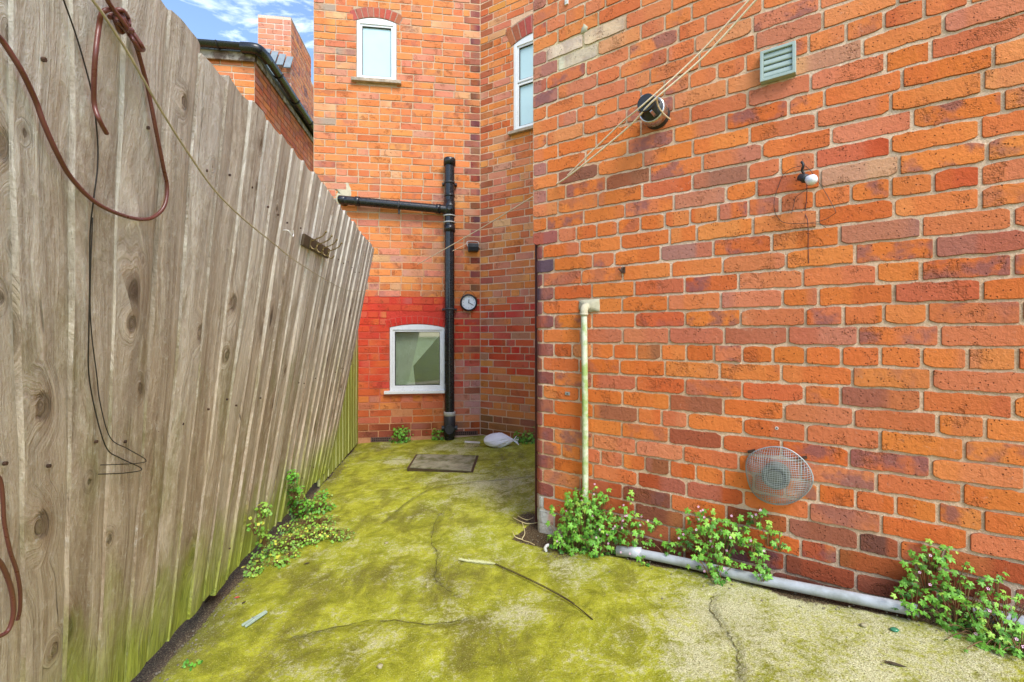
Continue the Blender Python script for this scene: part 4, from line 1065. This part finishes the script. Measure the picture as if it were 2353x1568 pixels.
# rest of the same sheet out to the horizon
X = [-400, -60, -10, GX0, GX1, 10, 60, 400]; Y = [-400, -60, -8, GY0, GY1, 12, 60, 400]
ov = []; of = []
for yy in Y:
    for xx in X:
        ov.append((xx, yy, gz(max(GX0, min(GX1, xx)), max(GY0, min(GY1, yy))) - .004 - (.02 if abs(xx) > 5 or yy > 8 or yy < -5 else 0)))
for j in range(7):
    for i in range(7):
        if i == 3 and j == 3: continue
        of.append((j*8+i, j*8+i+1, (j+1)*8+i+1, (j+1)*8+i))
mb.add(ov, of, 0, False, M=(.2, .2, 0, 0))
tag(mb.build('ground', ['ground', 'crackdirt'], None), kind='structure')

# ---------------------------------------------------------------- manhole
A = [ghit(958, 1049), ghit(1098, 1049), ghit(1085, 1085), ghit(938, 1083)]
mc = (A[0]+A[1]+A[2]+A[3])/4
mh = thing('manhole_cover', 'rectangular mossy iron manhole cover set in the concrete near the far wall', 'manhole cover', mc)
def quadslab(mb, A, ins, z0, z1, mi=0):
    c = (A[0]+A[1]+A[2]+A[3])/4; q = [p+(c-p).normalized()*ins for p in A]
    lo = [V((p.x, p.y, z0)) for p in q]; hi = [V((p.x, p.y, z1)) for p in q]
    mb.add(lo+hi, [(4, 7, 6, 5), (0, 1, 5, 4), (1, 2, 6, 5), (2, 3, 7, 6), (3, 0, 4, 7)], mi)
mz = mc.z
mb = MB(); quadslab(mb, A, -.01, mz-.02, mz+.014); mb.build('frame', 'oldwood', mh, bevel=.002)
mb = MB(); quadslab(mb, A, .016, mz-.02, mz+.021); mb.lathe(V((mc.x, mc.y, mz+.02)), up, [(0, .05), (.004, .048), (.004, .035), (0, .033)], 24, caps=False)
for k in range(5):
    for l in range(12):
        a = A[0]+(A[1]-A[0])*((l+1.)/13); b = A[3]+(A[2]-A[3])*((l+1.)/13); p = a+(b-a)*((k+1)/6.)
        if (p-mc).length > .07: mb.lathe(V((p.x, p.y, mz+.02)), up, [(0, .008), (.0025, .006)], 6)
mb.build('cover', 'iron', mh)

# ---------------------------------------------------------------- plastic pipe on the ground
L = [(1372, 1262), (1460, 1270), (1560, 1290), (1700, 1322), (1850, 1352), (1990, 1380), (2110, 1404)]
pts = []
for x, y in L:
    p = ghit(x, y, .028); pts.append(p)
gpz = thing('waste_pipe', 'long pale grey plastic pipe lying on the soil along the near wall', 'pipe', pts[0])
mb = MB(); mb.tube(pts[1:], .0205, 18, sub=5); mb.build('pipe', 'greypipe', gpz)
mb = MB(); dv = (pts[0]-pts[1]).normalized(); mb.lathe(pts[1]-dv*.03, dv, [(0, .021), (0, .026), (.05, .026), (.056, .0235), (.12, .0235), (.12, .02)], 20); mb.build('socket', 'greypipe', gpz)
pts = [ghit(x, y, .028) for x, y in ((2235, 1408), (2300, 1421), (2400, 1440), (2600, 1478))]
mb = MB(); mb.tube(pts, .0225, 18, sub=5)
tag(mb.build('pipe_length', 'greypipe', None), 'second length of grey plastic pipe half hidden by plants at the right edge', 'pipe')

# ---------------------------------------------------------------- plants
def leaf(mb, c, nrm, fwd, size, kind, r):
    nrm = nrm.normalized(); x = fwd.cross(nrm)
    if x.length < 1e-4: x = V((1, 0, 0))
    x = x.normalized(); y = nrm.cross(x).normalized()
    def lobe(ang, L, W, cx=0, cy=0):
        ca, sa = math.cos(ang), math.sin(ang)
        out = []
        for (a, b) in ((0, 0), (.28, -.5), (.45, -.35), (.62, -.62), (.78, -.28), (1, 0), (.78, .28), (.62, .62), (.45, .35), (.28, .5)):
            px, py = b*W, a*L; X_ = px*ca - py*sa; Y_ = px*sa + py*ca
            dz = -.25*L*(a**2) + random.uniform(-.04, .04)*L
            out.append(c + x*(X_+cx) + y*(Y_+cy) + nrm*dz)
        return out
    if kind == 'herb':
        for ang, L in ((0, 1.), (.95, .85), (-.95, .85), (1.9, .55), (-1.9, .55)):
            vs = lobe(ang, size*L, size*.42*L); mb.add(vs, [tuple(range(10))], 0, False, R=(r, 0, 0, 0))
    else:
        n = 9; vs = []
        for k in range(n):
            a = 2*PI*k/n; rr = size*.55*(1+.16*math.cos(a*5)); vs.append(c + x*math.cos(a)*rr + y*math.sin(a)*rr + nrm*(-.12*size*random.random()))
        mb.add(vs, [tuple(range(n))], 0, False, R=(r, 0, 0, 0))
def plant(name, label, cat, root, clumps, nrm, mat, kind='herb', size=.03, flowers=0, group=None, stems=True, fl=.0045):
    t = thing(name, label, cat, root, group); mb = MB(); ms = MB(); spots = []
    for (c, rad, n) in clumps:
        for k in range(int(n*(1.1 if n > 100 or kind != 'herb' else .85))):
            if kind == 'herb' and n < 100 and k % 5 == 0: rad = (rad[0]*1.04, rad[1]*1.04, rad[2]*1.03)
            while True:
                d = V((random.uniform(-1, 1), random.uniform(-1, 1), random.uniform(-1, 1)))
                if d.length < 1: break
            ex_ = 1.35 if random.random() < .18 else 1.
            p = c + V((d.x*rad[0]*ex_, d.y*rad[1]*ex_, d.z*rad[2]*ex_))
            # keep in front of the wall
            if nrm is not None:
                W_, mn = nrm; dist = (p-W_.P0).dot(W_.n)
                if dist < mn: p = p + W_.n*(mn-dist+random.uniform(0, .03))
                out = W_.n
            else: out = V((0, -1, 0))
            g = gz(p.x, p.y)
            if p.z < g+.006: p.z = g+.006+random.uniform(0, .015)
            nn = up*random.uniform(.25, 1.) + out*random.uniform(.1, .9) + V((random.uniform(-.5, .5), random.uniform(-.5, .5), 0)) + d*.35
            fw = V((d.x, d.y, -.2)) + out*.5 + V((random.uniform(-.6, .6), random.uniform(-.6, .6), random.uniform(-.4, .2)))
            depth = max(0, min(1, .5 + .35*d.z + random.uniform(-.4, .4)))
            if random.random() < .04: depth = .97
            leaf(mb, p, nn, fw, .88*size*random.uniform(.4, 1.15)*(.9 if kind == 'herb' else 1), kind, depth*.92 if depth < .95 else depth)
            if stems and random.random() < .6:
                base = V((c.x + d.x*rad[0]*.25, c.y + d.y*rad[1]*.25, max(gz(c.x, c.y), c.z-rad[2]))); midp = (base+p)/2 + V((0, 0, .015))
                ms.tube([base, midp, p], .0014, 4, sub=3, caps=False)
            spots.append((p, out))
    mb.build('foliage', mat, t)
    if stems: tag(ms.build('stems', 'stem', t), kind='stuff')
    if flowers:
        src = None
        for k in range(flowers):
            p, out = random.choice(spots); q = p + out*random.uniform(.01, .035) + up*random.uniform(.005, .04)
            if src is None:
                fm = MB(); o_ = V((0, 0, 0)); n_ = (out + up*.5).normalized(); a_ = n_.orthogonal().normalized(); b_ = n_.cross(a_)
                for j in range(5):
                    an = 2*PI*j/5; e = a_*math.cos(an)+b_*math.sin(an); f_ = n_.cross(e)
                    fm.add([wloc(t)+e*.001, wloc(t)+e*fl*.7+f_*fl*.45, wloc(t)+e*fl*1.3+n_*.001, wloc(t)+e*fl*.7-f_*fl*.45], [(0, 1, 2, 3)])
                src = fm.build('flower', 'petal', t); src.location = q - wloc(t)
            else:
                o = src.copy(); C.objects.link(o); o.parent = t; o.location = q - wloc(t)
    return t
def cl(x, y, off, rp, n, flat=.6):      # clump on the near wall: pixel centre, stand-off, pixel radius
    a, z = WB.hit(x, y, off); p = WB.P(a, z, off); r = rp/F*p.y; return (p, (r, r*flat, r), n)
plant('herb_plant', 'largest bright green bushy weed at the foot of the pale upright pipe', 'plant', WB.P(.22, .1, .06),
      [cl(1345, 1195, .09, 62, 190), cl(1320, 1230, .11, 50, 130), cl(1375, 1150, .05, 34, 50), cl(1325, 1148, .05, 26, 34), cl(1400, 1220, .08, 40, 70), cl(1300, 1240, .13, 34, 60), cl(1370, 1245, .14, 36, 60)], (WB, .015), 'leaf', size=.032, flowers=26)
plant('herb_plant', 'thin straggly weed between the largest bush and the middle weed above the grey pipe', 'plant', WB.P(.5, .12, .05),
      [cl(1440, 1190, .04, 34, 24), cl(1470, 1215, .06, 38, 30), cl(1500, 1205, .04, 18, 14), cl(1455, 1255, .08, 26, 24), cl(1450, 1140, .03, 12, 6), cl(1540, 1262, .07, 30, 20), cl(1480, 1290, .14, 14, 10)], (WB, .012), 'leaf', size=.028, flowers=12)
plant('herb_plant', 'middle green weed with pink flowers below left of the wire mesh guard', 'plant', WB.P(.85, .14, .05),
      [cl(1620, 1200, .05, 38, 42), cl(1655, 1240, .07, 54, 100), cl(1690, 1215, .06, 32, 26), cl(1640, 1290, .12, 44, 50), cl(1580, 1240, .05, 26, 26), cl(1650, 1320, .16, 20, 18)], (WB, .012), 'leaf', size=.030, flowers=18)
plant('herb_plant', 'slender upright sprig of weed directly below the mesh guard', 'plant', WB.P(1.05, .15, .04),
      [cl(1740, 1185, .03, 22, 16), cl(1765, 1230, .04, 24, 18), cl(1790, 1240, .04, 22, 12), cl(1745, 1290, .08, 26, 22), cl(1752, 1320, .13, 16, 12), cl(1730, 1250, .05, 20, 16)], (WB, .01), 'leaf', size=.028, flowers=5)
plant('herb_plant', 'broad spreading green weed over the grey pipe at the lower right edge', 'plant', WB.P(1.6, .2, .08),
      [cl(2145, 1275, .03, 34, 34), cl(2130, 1310, .04, 44, 34), cl(2190, 1320, .05, 50, 34), cl(2215, 1365, .08, 52, 44), cl(2190, 1410, .13, 50, 50), cl(2255, 1440, .14, 52, 70), cl(2300, 1475, .16, 52, 80), cl(2100, 1390, .12, 34, 36), cl(2310, 1400, .1, 44, 40), cl(2090, 1350, .05, 24, 20), cl(2290, 1340, .04, 30, 14), cl(2345, 1490, .2, 40, 60)], (WB, .012), 'leaf', size=.026, flowers=12, fl=.004)
# far weeds
def clA(W, x, y, off, rp, n): a, z = W.hit(x, y, off); p = W.P(a, z, off); r = rp/F*p.y; return (p, (r, r*.7, r), n)
plant('wall_weed', 'small dark green tuft at the far wall under the lower window', 'plant', WA.at(921, 1018, .08), [clA(WA, 921, 1004, .08, 26, 110)], (WA, .01), 'leafdark', size=.035)
plant('wall_weed', 'small green tuft hugging the left side of the soil pipe foot', 'plant', WA.at(1008, 1014, .07), [clA(WA, 1009, 1001, .07, 16, 60)], (WA, .01), 'leafdark', size=.033)
plant('wall_weed', 'dark green leafy clump beside the white bag at the angled wall', 'plant', W2.at(1212, 1030, .1), [clA(W2, 1212, 1010, .12, 26, 130), clA(W2, 1228, 1022, .14, 22, 80), clA(W2, 1195, 1003, .1, 14, 30)], (W2, .01), 'leafdark', size=.034)
# fence weeds
def clF(x, y, rx, rz, n, up_=.0):
    p = ghit(x, y, up_); r = rx/F*p.y; return (p, (r, r*.6, rz/F*p.y), n)
def clFF(x, y, rp, n, off=.05):
    p = fat(x, y, off); r = rp/F*p.y; return (p, (r*.8, r*.8, r), n)
plant('fence_weed', 'tall pale green climbing weed against the fence, nearest of the fence weeds', 'plant', fat(590, 1300, .04),
      [clFF(606, 1172, 20, 44), clFF(588, 1205, 24, 34), clFF(606, 1240, 24, 44), clFF(626, 1262, 30, 60), clFF(592, 1285, 24, 50), clFF(585, 1318, 28, 90, .07), clFF(614, 1300, 26, 60, .07), clF(640, 1290, 30, 14, 50, .02)], None, 'leafpale', 'round', size=.017)
plant('fence_weed', 'tall bushy green weed against the fence furthest down the yard', 'plant', fat(670, 1190, .04),
      [clFF(673, 1095, 17, 60), clFF(676, 1125, 22, 70), clFF(682, 1155, 28, 130), clFF(690, 1175, 28, 110, .07), clF(726, 1165, 44, 20, 200, .03), clF(735, 1140, 30, 10, 40, .02), clF(700, 1190, 30, 10, 50, .02)], None, 'leafdark', 'round', size=.018)
plant('ground_weed', 'low creeping yellow green weed patch spreading on the moss from the fence', 'plant', ghit(700, 1240),
      [clF(690, 1240, 56, 18, 260, .02), clF(735, 1225, 50, 16, 200, .018), clF(650, 1260, 40, 20, 160, .02), clF(775, 1235, 32, 16, 80, .02), clF(720, 1200, 54, 12, 150, .014), clF(665, 1215, 30, 14, 90, .02), clF(670, 1275, 28, 10, 30, .01), clF(800, 1225, 18, 8, 12, .012)], None, 'leafpale', 'round', size=.014)
plant('ground_weed', 'tiny weed seedling in the shade at the near fence foot', 'plant', ghit(450, 1520), [clF(440, 1528, 26, 6, 16, .006)], None, 'leafdark', 'round', size=.014, stems=False)

# ---------------------------------------------------------------- litter
# plastic bag with tied neck
bc = ghit(1146, 1026); bag = thing('plastic_bag', 'white knotted plastic bag lying by the angled wall', 'bag', bc)
mb = MB(); nu, nv = 28, 16; vs = []; fs = []; rr = 33/F*bc.y
for j in range(nv+1):
    ph = PI*j/nv
    for i in range(nu):
        a = 2*PI*i/nu; x = -math.cos(ph); k = math.sin(ph)**.8 if math.sin(ph) > 0 else 0
        if x > 0: k *= 1-.62*x**1.5
        cr_ = 1 + .05*abs(math.sin(a*5+x*4)) + .07*math.sin(a*9-x*7)*max(0, x+.3) + .14*math.sin(a*2+x*1.5+.6) - .06*abs(math.sin(a*3.5-x*3))
        vs.append(bc + V((x*rr*1.05, math.sin(a)*k*rr*.62*cr_, rr*.42 + math.cos(a)*k*rr*.46*cr_ + .0*x)))
for j in range(nv):
    for i in range(nu): fs.append((j*nu+i, (j+1)*nu+i, (j+1)*nu+(i+1) % nu, j*nu+(i+1) % nu))
mb.add(vs, fs, 0, False); mb.build('bag_body', 'bag', bag)
mb = MB(); e = bc + V((rr*1.0, 0, rr*.42))
for k in range(9):
    a = 2*PI*k/9; d1 = V((.35+random.random()*.4, math.cos(a)*.5, math.sin(a)*.55)); s1 = V((0, math.sin(a)*.3, math.cos(a)*.3))
    mb.add([e-V((.01, 0, 0)), e+d1*.03+s1*.02, e+d1*.085+s1*.03, e+d1*.08-s1*.03, e+d1*.03-s1*.02], [(0, 1, 2, 3, 4)])
mb.build('tied_neck', 'bag', bag)
# scrubbing brush
b0 = ghit(1068, 1017, .045); b1 = ghit(1103, 1019, .03); br = thing('brush_head', 'worn brush head with pale handle edge and sparse bristles between soil pipe and bag', 'brush', ghit(1085, 1022))
dv = b1-b0; mb = MB(); mb.box(b0-V((0, .02, 0)), dv, V((0, .04, 0)), V((0, 0, .014))); mb.build('handle', 'whitemetal', br, bevel=.003)
mb = MB()
for k in range(70):
    p = b0+dv*random.random()+V((0, random.uniform(-.018, .018), 0)); g = gz(p.x, p.y); mb.tube([p, V((p.x+random.uniform(-.03, .02), p.y-random.uniform(0, .04), g+.003))], .0018, 4, smooth_path=False)
mb.build('bristles', 'straw', br)
# dry plume
L = [ghit(1138, 1297, .008), ghit(1200, 1325, .012), ghit(1270, 1360, .014), ghit(1320, 1390, .01), ghit(1362, 1424, .004)]
pl = thing('dry_plume', 'dry grass plume with pale feathery head and long dark stalk on the concrete', 'dead stalk', L[0])
mb = MB(); mb.tube(L, .0021, 6); mb.tube([p+V((.002, .008, 0)) for p in L[:4]], .0014, 5); mb.build('stalk', 'stalk', pl)
mb = MB(); h0 = ghit(1140, 1297, .008); h1 = ghit(1052, 1286, .01); dv = h1-h0
for k in range(520):
    t_ = random.random(); p = h0 + dv*t_*.92; side = random.choice((-1, 1))*random.uniform(.2, 1)
    wdt = .021*math.sin(PI*min(1, t_*.8+.1)); q = p + dv*.1*random.uniform(.6, 1.2) + V((0, side*wdt, random.uniform(-.004, .012)))
    q.z = max(q.z, gz(q.x, q.y)+.001); p2 = p+V((0, .0016, .0006)); mb.add([p, q, p2], [(0, 1, 2)])
mb.build('feathery_head', 'plume', pl)
# clothes peg
p0 = ghit(560, 1441, .008); p1 = ghit(612, 1408, .008); dv = (p1-p0); sd = V((-dv.y, dv.x, 0)).normalized()
pg = thing('clothes_peg', 'pale grey green clothes peg lying on the moss near the fence', 'clothes peg', (p0+p1)/2)
for s_ in (-1, 1):
    mb = MB(); a = p0+sd*.008*s_*1.2; b = p1+sd*.003*s_; nrm = up
    mb.box(a-sd*.004, (b-a), sd*.008, up*.009); mb.build('peg_half', 'peg', pg, bevel=.0015)
mb = MB(); c = p0+dv*.42
mb.tube([c+(sd*math.cos(t)*.011+up*(.006+math.sin(t)*.009)) for t in [k*.5 for k in range(26)]], .0012, 6, smooth_path=False); mb.build('spring', 'galv', pg)
# roots, rubble and leaves
mb = MB()
for L in ([(1180, 1190), (1200, 1200), (1216, 1204), (1240, 1200)], [(1200, 1200), (1206, 1225), (1200, 1240), (1216, 1246), (1228, 1252)], [(1178, 1222), (1184, 1234), (1200, 1240)], [(1190, 1186), (1210, 1195), (1225, 1190)]):
    mb.tube([ghit(x, y, .012+.008*math.sin(i*2)) for i, (x, y) in enumerate(L)], .0022, 5)
tag(mb.build('bare_root', 'straw', None), 'pale bare tangled root on the soil left of the rounded corner', 'root')
mb = MB(); p = ghit(1257, 1262, .012)
for k in range(7):
    a0 = -1.2+k*.35
mb.tube([p+V((-.004, 0, -.012)), p+V((-.010, .0, .004)), p+V((.0, 0, .018)), p+V((.010, 0, .020))], .0085, 8)
tag(mb.build('plastic_offcut', 'whitemetal', None), 'small curved white plastic offcut on the soil in front of the large bush', 'plastic scrap')
def stone(x, y, r, mat, label, cat='stone', flat=.5, name='stone'):
    p = ghit(x, y, r*flat*.6); m_ = MB(); m_.blob(p, r, r*.75, r*flat, .18, nu=9, nv=6); tag(m_.build(name, mat, None), label, cat)
stone(873, 1531, .011, 'stone_bit', 'pale round pebble alone on the moss at the bottom of the yard', flat=.7)
stone(888, 1248, .012, 'stone_bit', 'small pale pebble on the moss in the middle of the yard')
stone(1985, 1437, .013, 'stone_bit', 'flat tan stone on the concrete below the grey pipe')
stone(2056, 1447, .014, 'greenglass', 'rounded green glass piece beside the soil strip at the lower right', 'glass piece', .4, 'glass_piece')
def oleaf(x, y, L, W_, ang, mat, label):
    p = ghit(x, y, .004); d = V((math.cos(ang), math.sin(ang), 0)); s_ = V((-d.y, d.x, 0)); m_ = MB()
    vs = [p-d*L, p-d*L*.3+s_*W_, p+d*L*.4+s_*W_*.8, p+d*L, p+d*L*.4-s_*W_*.8, p-d*L*.3-s_*W_, p+up*.004]
    m_.add(vs, [(k, (k+1) % 6, 6) for k in range(6)]); tag(m_.build('fallen_leaf', mat, None, solid=.001), label, 'leaf')
oleaf(2056, 1526, .03, .007, -.5, 'brownleaf', 'slim dark brown fallen leaf on the pale concrete at lower right')
oleaf(545, 1373, .012, .005, .3, 'redleaf', 'small red fallen leaf on the ground beside the fence base')
oleaf(705, 1295, .016, .006, .5, 'brownleaf', 'dark brown fallen leaf on the moss below the creeping weed')
oleaf(560, 1385, .01, .006, 1.2, 'stalk', 'little brown curled leaf beside the small red one')
# gravel and crumbs
mb = MB(); random.seed(21)
for k in range(430):
    qq = random.uniform(.3, 4.3); p = FB + FD*qq + FN*abs(random.gauss(.02, .04)); g = gz(p.x, p.y); r = random.uniform(.0015, .0055); mb.blob((p.x, p.y, g+r*.3), r, r, r*.7, .25, nu=5, nv=3, smooth=False)
for k in range(330):
    s_ = random.uniform(.0, 2.2); p = WB.P(s_, 0, abs(random.gauss(.06, .06))+.01); g = gz(p.x, p.y); r = random.uniform(.0015, .005); mb.blob((p.x, p.y, g+r*.3), r, r, r*.7, .25, nu=5, nv=3, smooth=False)
for k in range(420):
    p = V((random.uniform(-1.6, 1.2), random.uniform(1.2, 5.2), 0)); g = gz(p.x, p.y); r = random.uniform(.001, .0032); mb.blob((p.x, p.y, g+r*.3), r, r, r*.7, .25, nu=5, nv=3, smooth=False)
tag(mb.build('gravel', 'gravel', None), 'loose gravel and crumbs scattered on the ground', 'gravel', kind='stuff')
mb = MB()
for s_ in (-.02, 0):
    pass

# ---------------------------------------------------------------- neighbouring house
nb = thing('neighbour_house', 'neighbouring brick house with black gutter and chimney seen above the fence', 'house', (-3.6, 7, 0))
NC = V((-3.03, 5.36)); gd_ = V((-.134, .991))
WF = Wall((NC.x-2.4*.991, NC.y-2.4*.134), (.991, .134))     # front face, right end at corner
WS = Wall((NC.x-.0, NC.y), (-.134, .991))                    # side face runs away; its normal must face the yard
WS.n = V((.991, .134, 0))
def sh(P0, d, n): w = Wall(P0, d); w.n = V((n[0], n[1], 0)).normalized(); return w
def coln(s, z, m, i, last, p, q):
    c = mixc(pick(PAL2), lin(222, 142, 92), .35)
    return c, 0
def cols(s, z, m, i, last, p, q): return mixc(pick(PAL2), lin(150, 58, 34), .55), random.choice([0, .3])
def colc(s, z, m, i, last, p, q): return mixc(pick(PAL2), lin(196, 128, 104), .5), random.choice([0, .5, .8])
def colch(s, z, m, i, last, p, q): return mixc(pick(PAL2), lin(226, 150, 128), .65), 0
morn = lambda s, z: lin(214, 190, 166)
mors = lambda s, z: lin(150, 96, 72)
ztop = 4.5
mb = MB(); rows(WF, mb, 8, 56, 0, 2.4, set(), None, coln, face=(0, .003)); backing(WF, mb, 0, 2.4, -.05, ztop, morn, step=.4); mb.build('front_wall', ['brick', 'mortar'], nb)
# side wall: run from the far end to the corner so that its outside faces the yard
WS = Wall((NC.x-.134*5, NC.y+.991*5), (.134, -.991)); WS.n = V((.991, .134, 0))
mb = MB()
WSr = Wall((NC.x, NC.y), (-.134, .991)); WSr.n = V((.991, .134, 0))
def flipbuild(mb, name, parent):
    mb.f = [tuple(reversed(f)) for f in mb.f]; return mb.build(name, ['brick', 'mortar'], parent)
rows(WSr, mb, 8, 56, 0, 4.6, set(range(12, 56, 4)), None, cols, face=(0, .003)); backing(WSr, mb, 0, 4.6, -.05, ztop, mors, step=.4); flipbuild(mb, 'side_wall', nb)
# taller gable wall and chimney
G0 = V((-3.33, 6.86)); WG = Wall((G0.x, G0.y), (-.134, .991)); WG.n = V((.991, .134, 0))
mb = MB(); rows(WG, mb, 40, 75, 0, 1.0, set(), None, colc, face=(0, .003)); rows(WG, mb, 40, 70, 1.0, 1.5, set(), None, colc, face=(0, .003)); rows(WG, mb, 40, 61, 1.5, 4, set(), None, colc, face=(0, .003))
backing(WG, mb, 0, 1.0, 3, 6.0, morn, step=.3); backing(WG, mb, 1.0, 1.5, 3, 5.6, morn, step=.3); backing(WG, mb, 1.5, 4, 3, 4.9, morn, step=.3); flipbuild(mb, 'gable_wall', nb)
WCf = Wall((G0.x-.47*.991, G0.y-.47*.134), (.991, .134))
mb = MB(); rows(WCf, mb, 52, 75, 0, .47, set(), None, colch, face=(0, .003)); backing(WCf, mb, 0, .47, 3, 6.0, lambda s, z: lin(226, 206, 190), step=.2)
mb.box(WCf.P(.0, 5.96, -.01), WCf.d*.47, -WCf.n*.96, up*.03, 1, Col=(.3, .25, .2, 0)); mb.build('chimney', ['brick', 'mortar'], nb)
# far end wall of the gable and roofs (real slopes)
def slab(mb, pts, th):
    n = len(pts); a = [V(p) for p in pts]; b = [p-up*th for p in a]; mb.add(a+b, [tuple(range(n)), tuple(reversed(range(n, 2*n)))]+[(i, n+i, n+(i+1) % n, (i+1) % n) for i in range(n)])
mb = MB(); zg = 4.52
Pq = lambda a, b, z: V((NC.x + gd_.x*b - .991*a, NC.y + gd_.y*b - .134*a, z))
slab(mb, [Pq(-.08, -.08, zg+.04), Pq(2.4, -.08, zg+.04), Pq(2.4, 1.5, zg+.5), Pq(.35, 1.5, zg+.5)], .04)
slab(mb, [Pq(-.08, -.08, zg+.045), Pq(.3, 1.5, zg+.3), Pq(.3, 4.6, zg+.3), Pq(-.08, 4.6, zg+.045)], .04)
mb.build('roof', 'slate', nb)
mb = MB()
c0 = Pq(2.4, -.1, zg+.0); c1 = Pq(.0, -.1, zg-.0); c2 = Pq(-.1, .05, zg-.0); c3 = Pq(-.1, 4.6, zg)
def gutter(mb, a, b, r, out):
    d = (b-a).normalized(); vs = []; fs = []; n = 12
    for e in (a, b):
        for rr in (r, r-.006):
            for k in range(n+1):
                t = PI*k/n; vs.append(e + out*(-math.cos(t)*rr) - up*(math.sin(t)*rr))
    m = n+1
    for k in range(n): fs += [(k, k+1, 2*m+k+1, 2*m+k), (m+k, 3*m+k, 3*m+k+1, m+k+1)]
    fs += [(0, 2*m, 3*m, m), (n, m+n, 3*m+n, 2*m+n)]
    mb.add(vs, fs, 0, True)
gutter(mb, Pq(2.6, -.1, zg+.03), Pq(.0, -.1, zg+.03), .058, V((-.134, .991, 0))*-1)
gutter(mb, Pq(-.1, .0, zg+.03), Pq(-.1, 4.6, zg+.03), .058, V((.991, .134, 0)))
mb.tube([Pq(.1, -.1, zg+.0), Pq(-.04, -.1, zg+.0), Pq(-.09, -.05, zg+.0), Pq(-.1, .1, zg+.0)], .062, 14)
mb.build('gutter', 'black', nb)
for b in (.45, 1.1, 1.75, 2.4, 3.05):
    mb = MB(); p = Pq(-.1, b, zg+.03)
    mb.tube([p + V((.991, .134, 0))*(-math.cos(t*PI/8)*.063) - up*math.sin(t*PI/8)*.063 for t in range(9)], .008, 6, smooth_path=False); mb.build('gutter_bracket', 'black_dull', nb)
for a in (.35, .95, 1.6):
    mb = MB(); p = Pq(a, -.1, zg+.03)
    mb.tube([p - V((-.134, .991, 0))*(-math.cos(t*PI/8)*.063) - up*math.sin(t*PI/8)*.063 for t in range(9)], .008, 6, smooth_path=False); mb.build('gutter_bracket', 'black_dull', nb)
mb = MB(); mb.box(Pq(2.4, -.03, zg-.12), V((.991, .134, 0))*2.42, V((.134, -.991, 0))*.022, up*.1); mb.build('fascia', 'timber', nb, bevel=.004)
mb = MB(); mb.box(Pq(-.004, .0, zg-.1), V((-.134, .991, 0))*4.6, V((.991, .134, 0))*.022, up*.08); mb.build('fascia', 'timber', nb, bevel=.004)
# ribbed lead flashing below chimney
mb = MB(); f0 = WCf.P(-.02, 5.52, .01); 
for k in range(5):
    a = .0+k*.105; mb.box(WCf.P(a, 5.26-.03*k, .16), WCf.d*.092, V((0, 0, .24)) - WCf.n*.14, WCf.n*.012 + up*.012)
mb.build('flashing', 'lead', nb, bevel=.004)
mb = MB(); gutter(mb, V((G0.x-.134*1.25+.1, G0.y+.991*1.25, 5.2)), V((G0.x-.134*4+.1, G0.y+.991*4, 4.95)), .06, V((.991, .134, 0))); mb.build('far_gutter', 'black', nb)

# ---------------------------------------------------------------- camera, light, world
cam = D.cameras.new('camera'); co = D.objects.new('camera', cam); C.objects.link(co)
co.location = (0, 0, CAMZ); co.rotation_euler = (PI/2, 0, 0)
cam.sensor_width = 36; cam.lens = 36*F/2353; cam.shift_y = -12/2353; cam.clip_start = .02; cam.clip_end = 2000
sc = bpy.context.scene; sc.camera = co
SUN = V((.36, -.64, .80)).normalized()
sl = D.lights.new('sun', 'SUN'); sl.energy = 1.9; sl.angle = math.radians(24); sl.color = (1, .96, .9)
so = D.objects.new('sun', sl); C.objects.link(so); so.rotation_euler = (-SUN).to_track_quat('-Z', 'Y').to_euler(); so.location = SUN*30
w = D.worlds.new('World'); sc.world = w; w.use_nodes = True; nt = w.node_tree; nt.nodes.clear()
out = nt.nodes.new('ShaderNodeOutputWorld'); bg = nt.nodes.new('ShaderNodeBackground'); sky = nt.nodes.new('ShaderNodeTexSky')
sky.sky_type = 'NISHITA'; sky.sun_disc = False; sky.sun_elevation = math.asin(SUN.z); sky.sun_rotation = math.atan2(SUN.x, SUN.y); sky.air_density = 1.0; sky.dust_density = .6; sky.ozone_density = 2.
tc = nt.nodes.new('ShaderNodeTexCoord'); mp = nt.nodes.new('ShaderNodeMapping'); mp.inputs['Scale'].default_value = (1.0, 1.0, 3.2); mp.inputs['Location'].default_value = (.3, .2, .9)
nz = nt.nodes.new('ShaderNodeTexNoise'); nz.inputs['Scale'].default_value = 3.2; nz.inputs['Detail'].default_value = 9; nz.inputs['Roughness'].default_value = .62; nz.inputs['Distortion'].default_value = .6
mr = nt.nodes.new('ShaderNodeMapRange'); mr.inputs['From Min'].default_value = .53; mr.inputs['From Max'].default_value = .74; mr.inputs['To Max'].default_value = .95
mx = nt.nodes.new('ShaderNodeMix'); mx.data_type = 'RGBA'; mx.inputs[7].default_value = (9, 9.4, 10, 1)
nt.links.new(tc.outputs['Generated'], mp.inputs[0]); nt.links.new(mp.outputs[0], nz.inputs['Vector']); nt.links.new(nz.outputs['Fac'], mr.inputs['Value'])
nt.links.new(mr.outputs[0], mx.inputs[0]); nt.links.new(sky.outputs[0], mx.inputs[6]); nt.links.new(mx.outputs[2], bg.inputs[0]); nt.links.new(bg.outputs[0], out.inputs[0])
bg.inputs[1].default_value = .15
sc.view_settings.view_transform = 'Standard'; sc.view_settings.look = 'None'; sc.view_settings.exposure = 1.2; sc.view_settings.gamma = 1
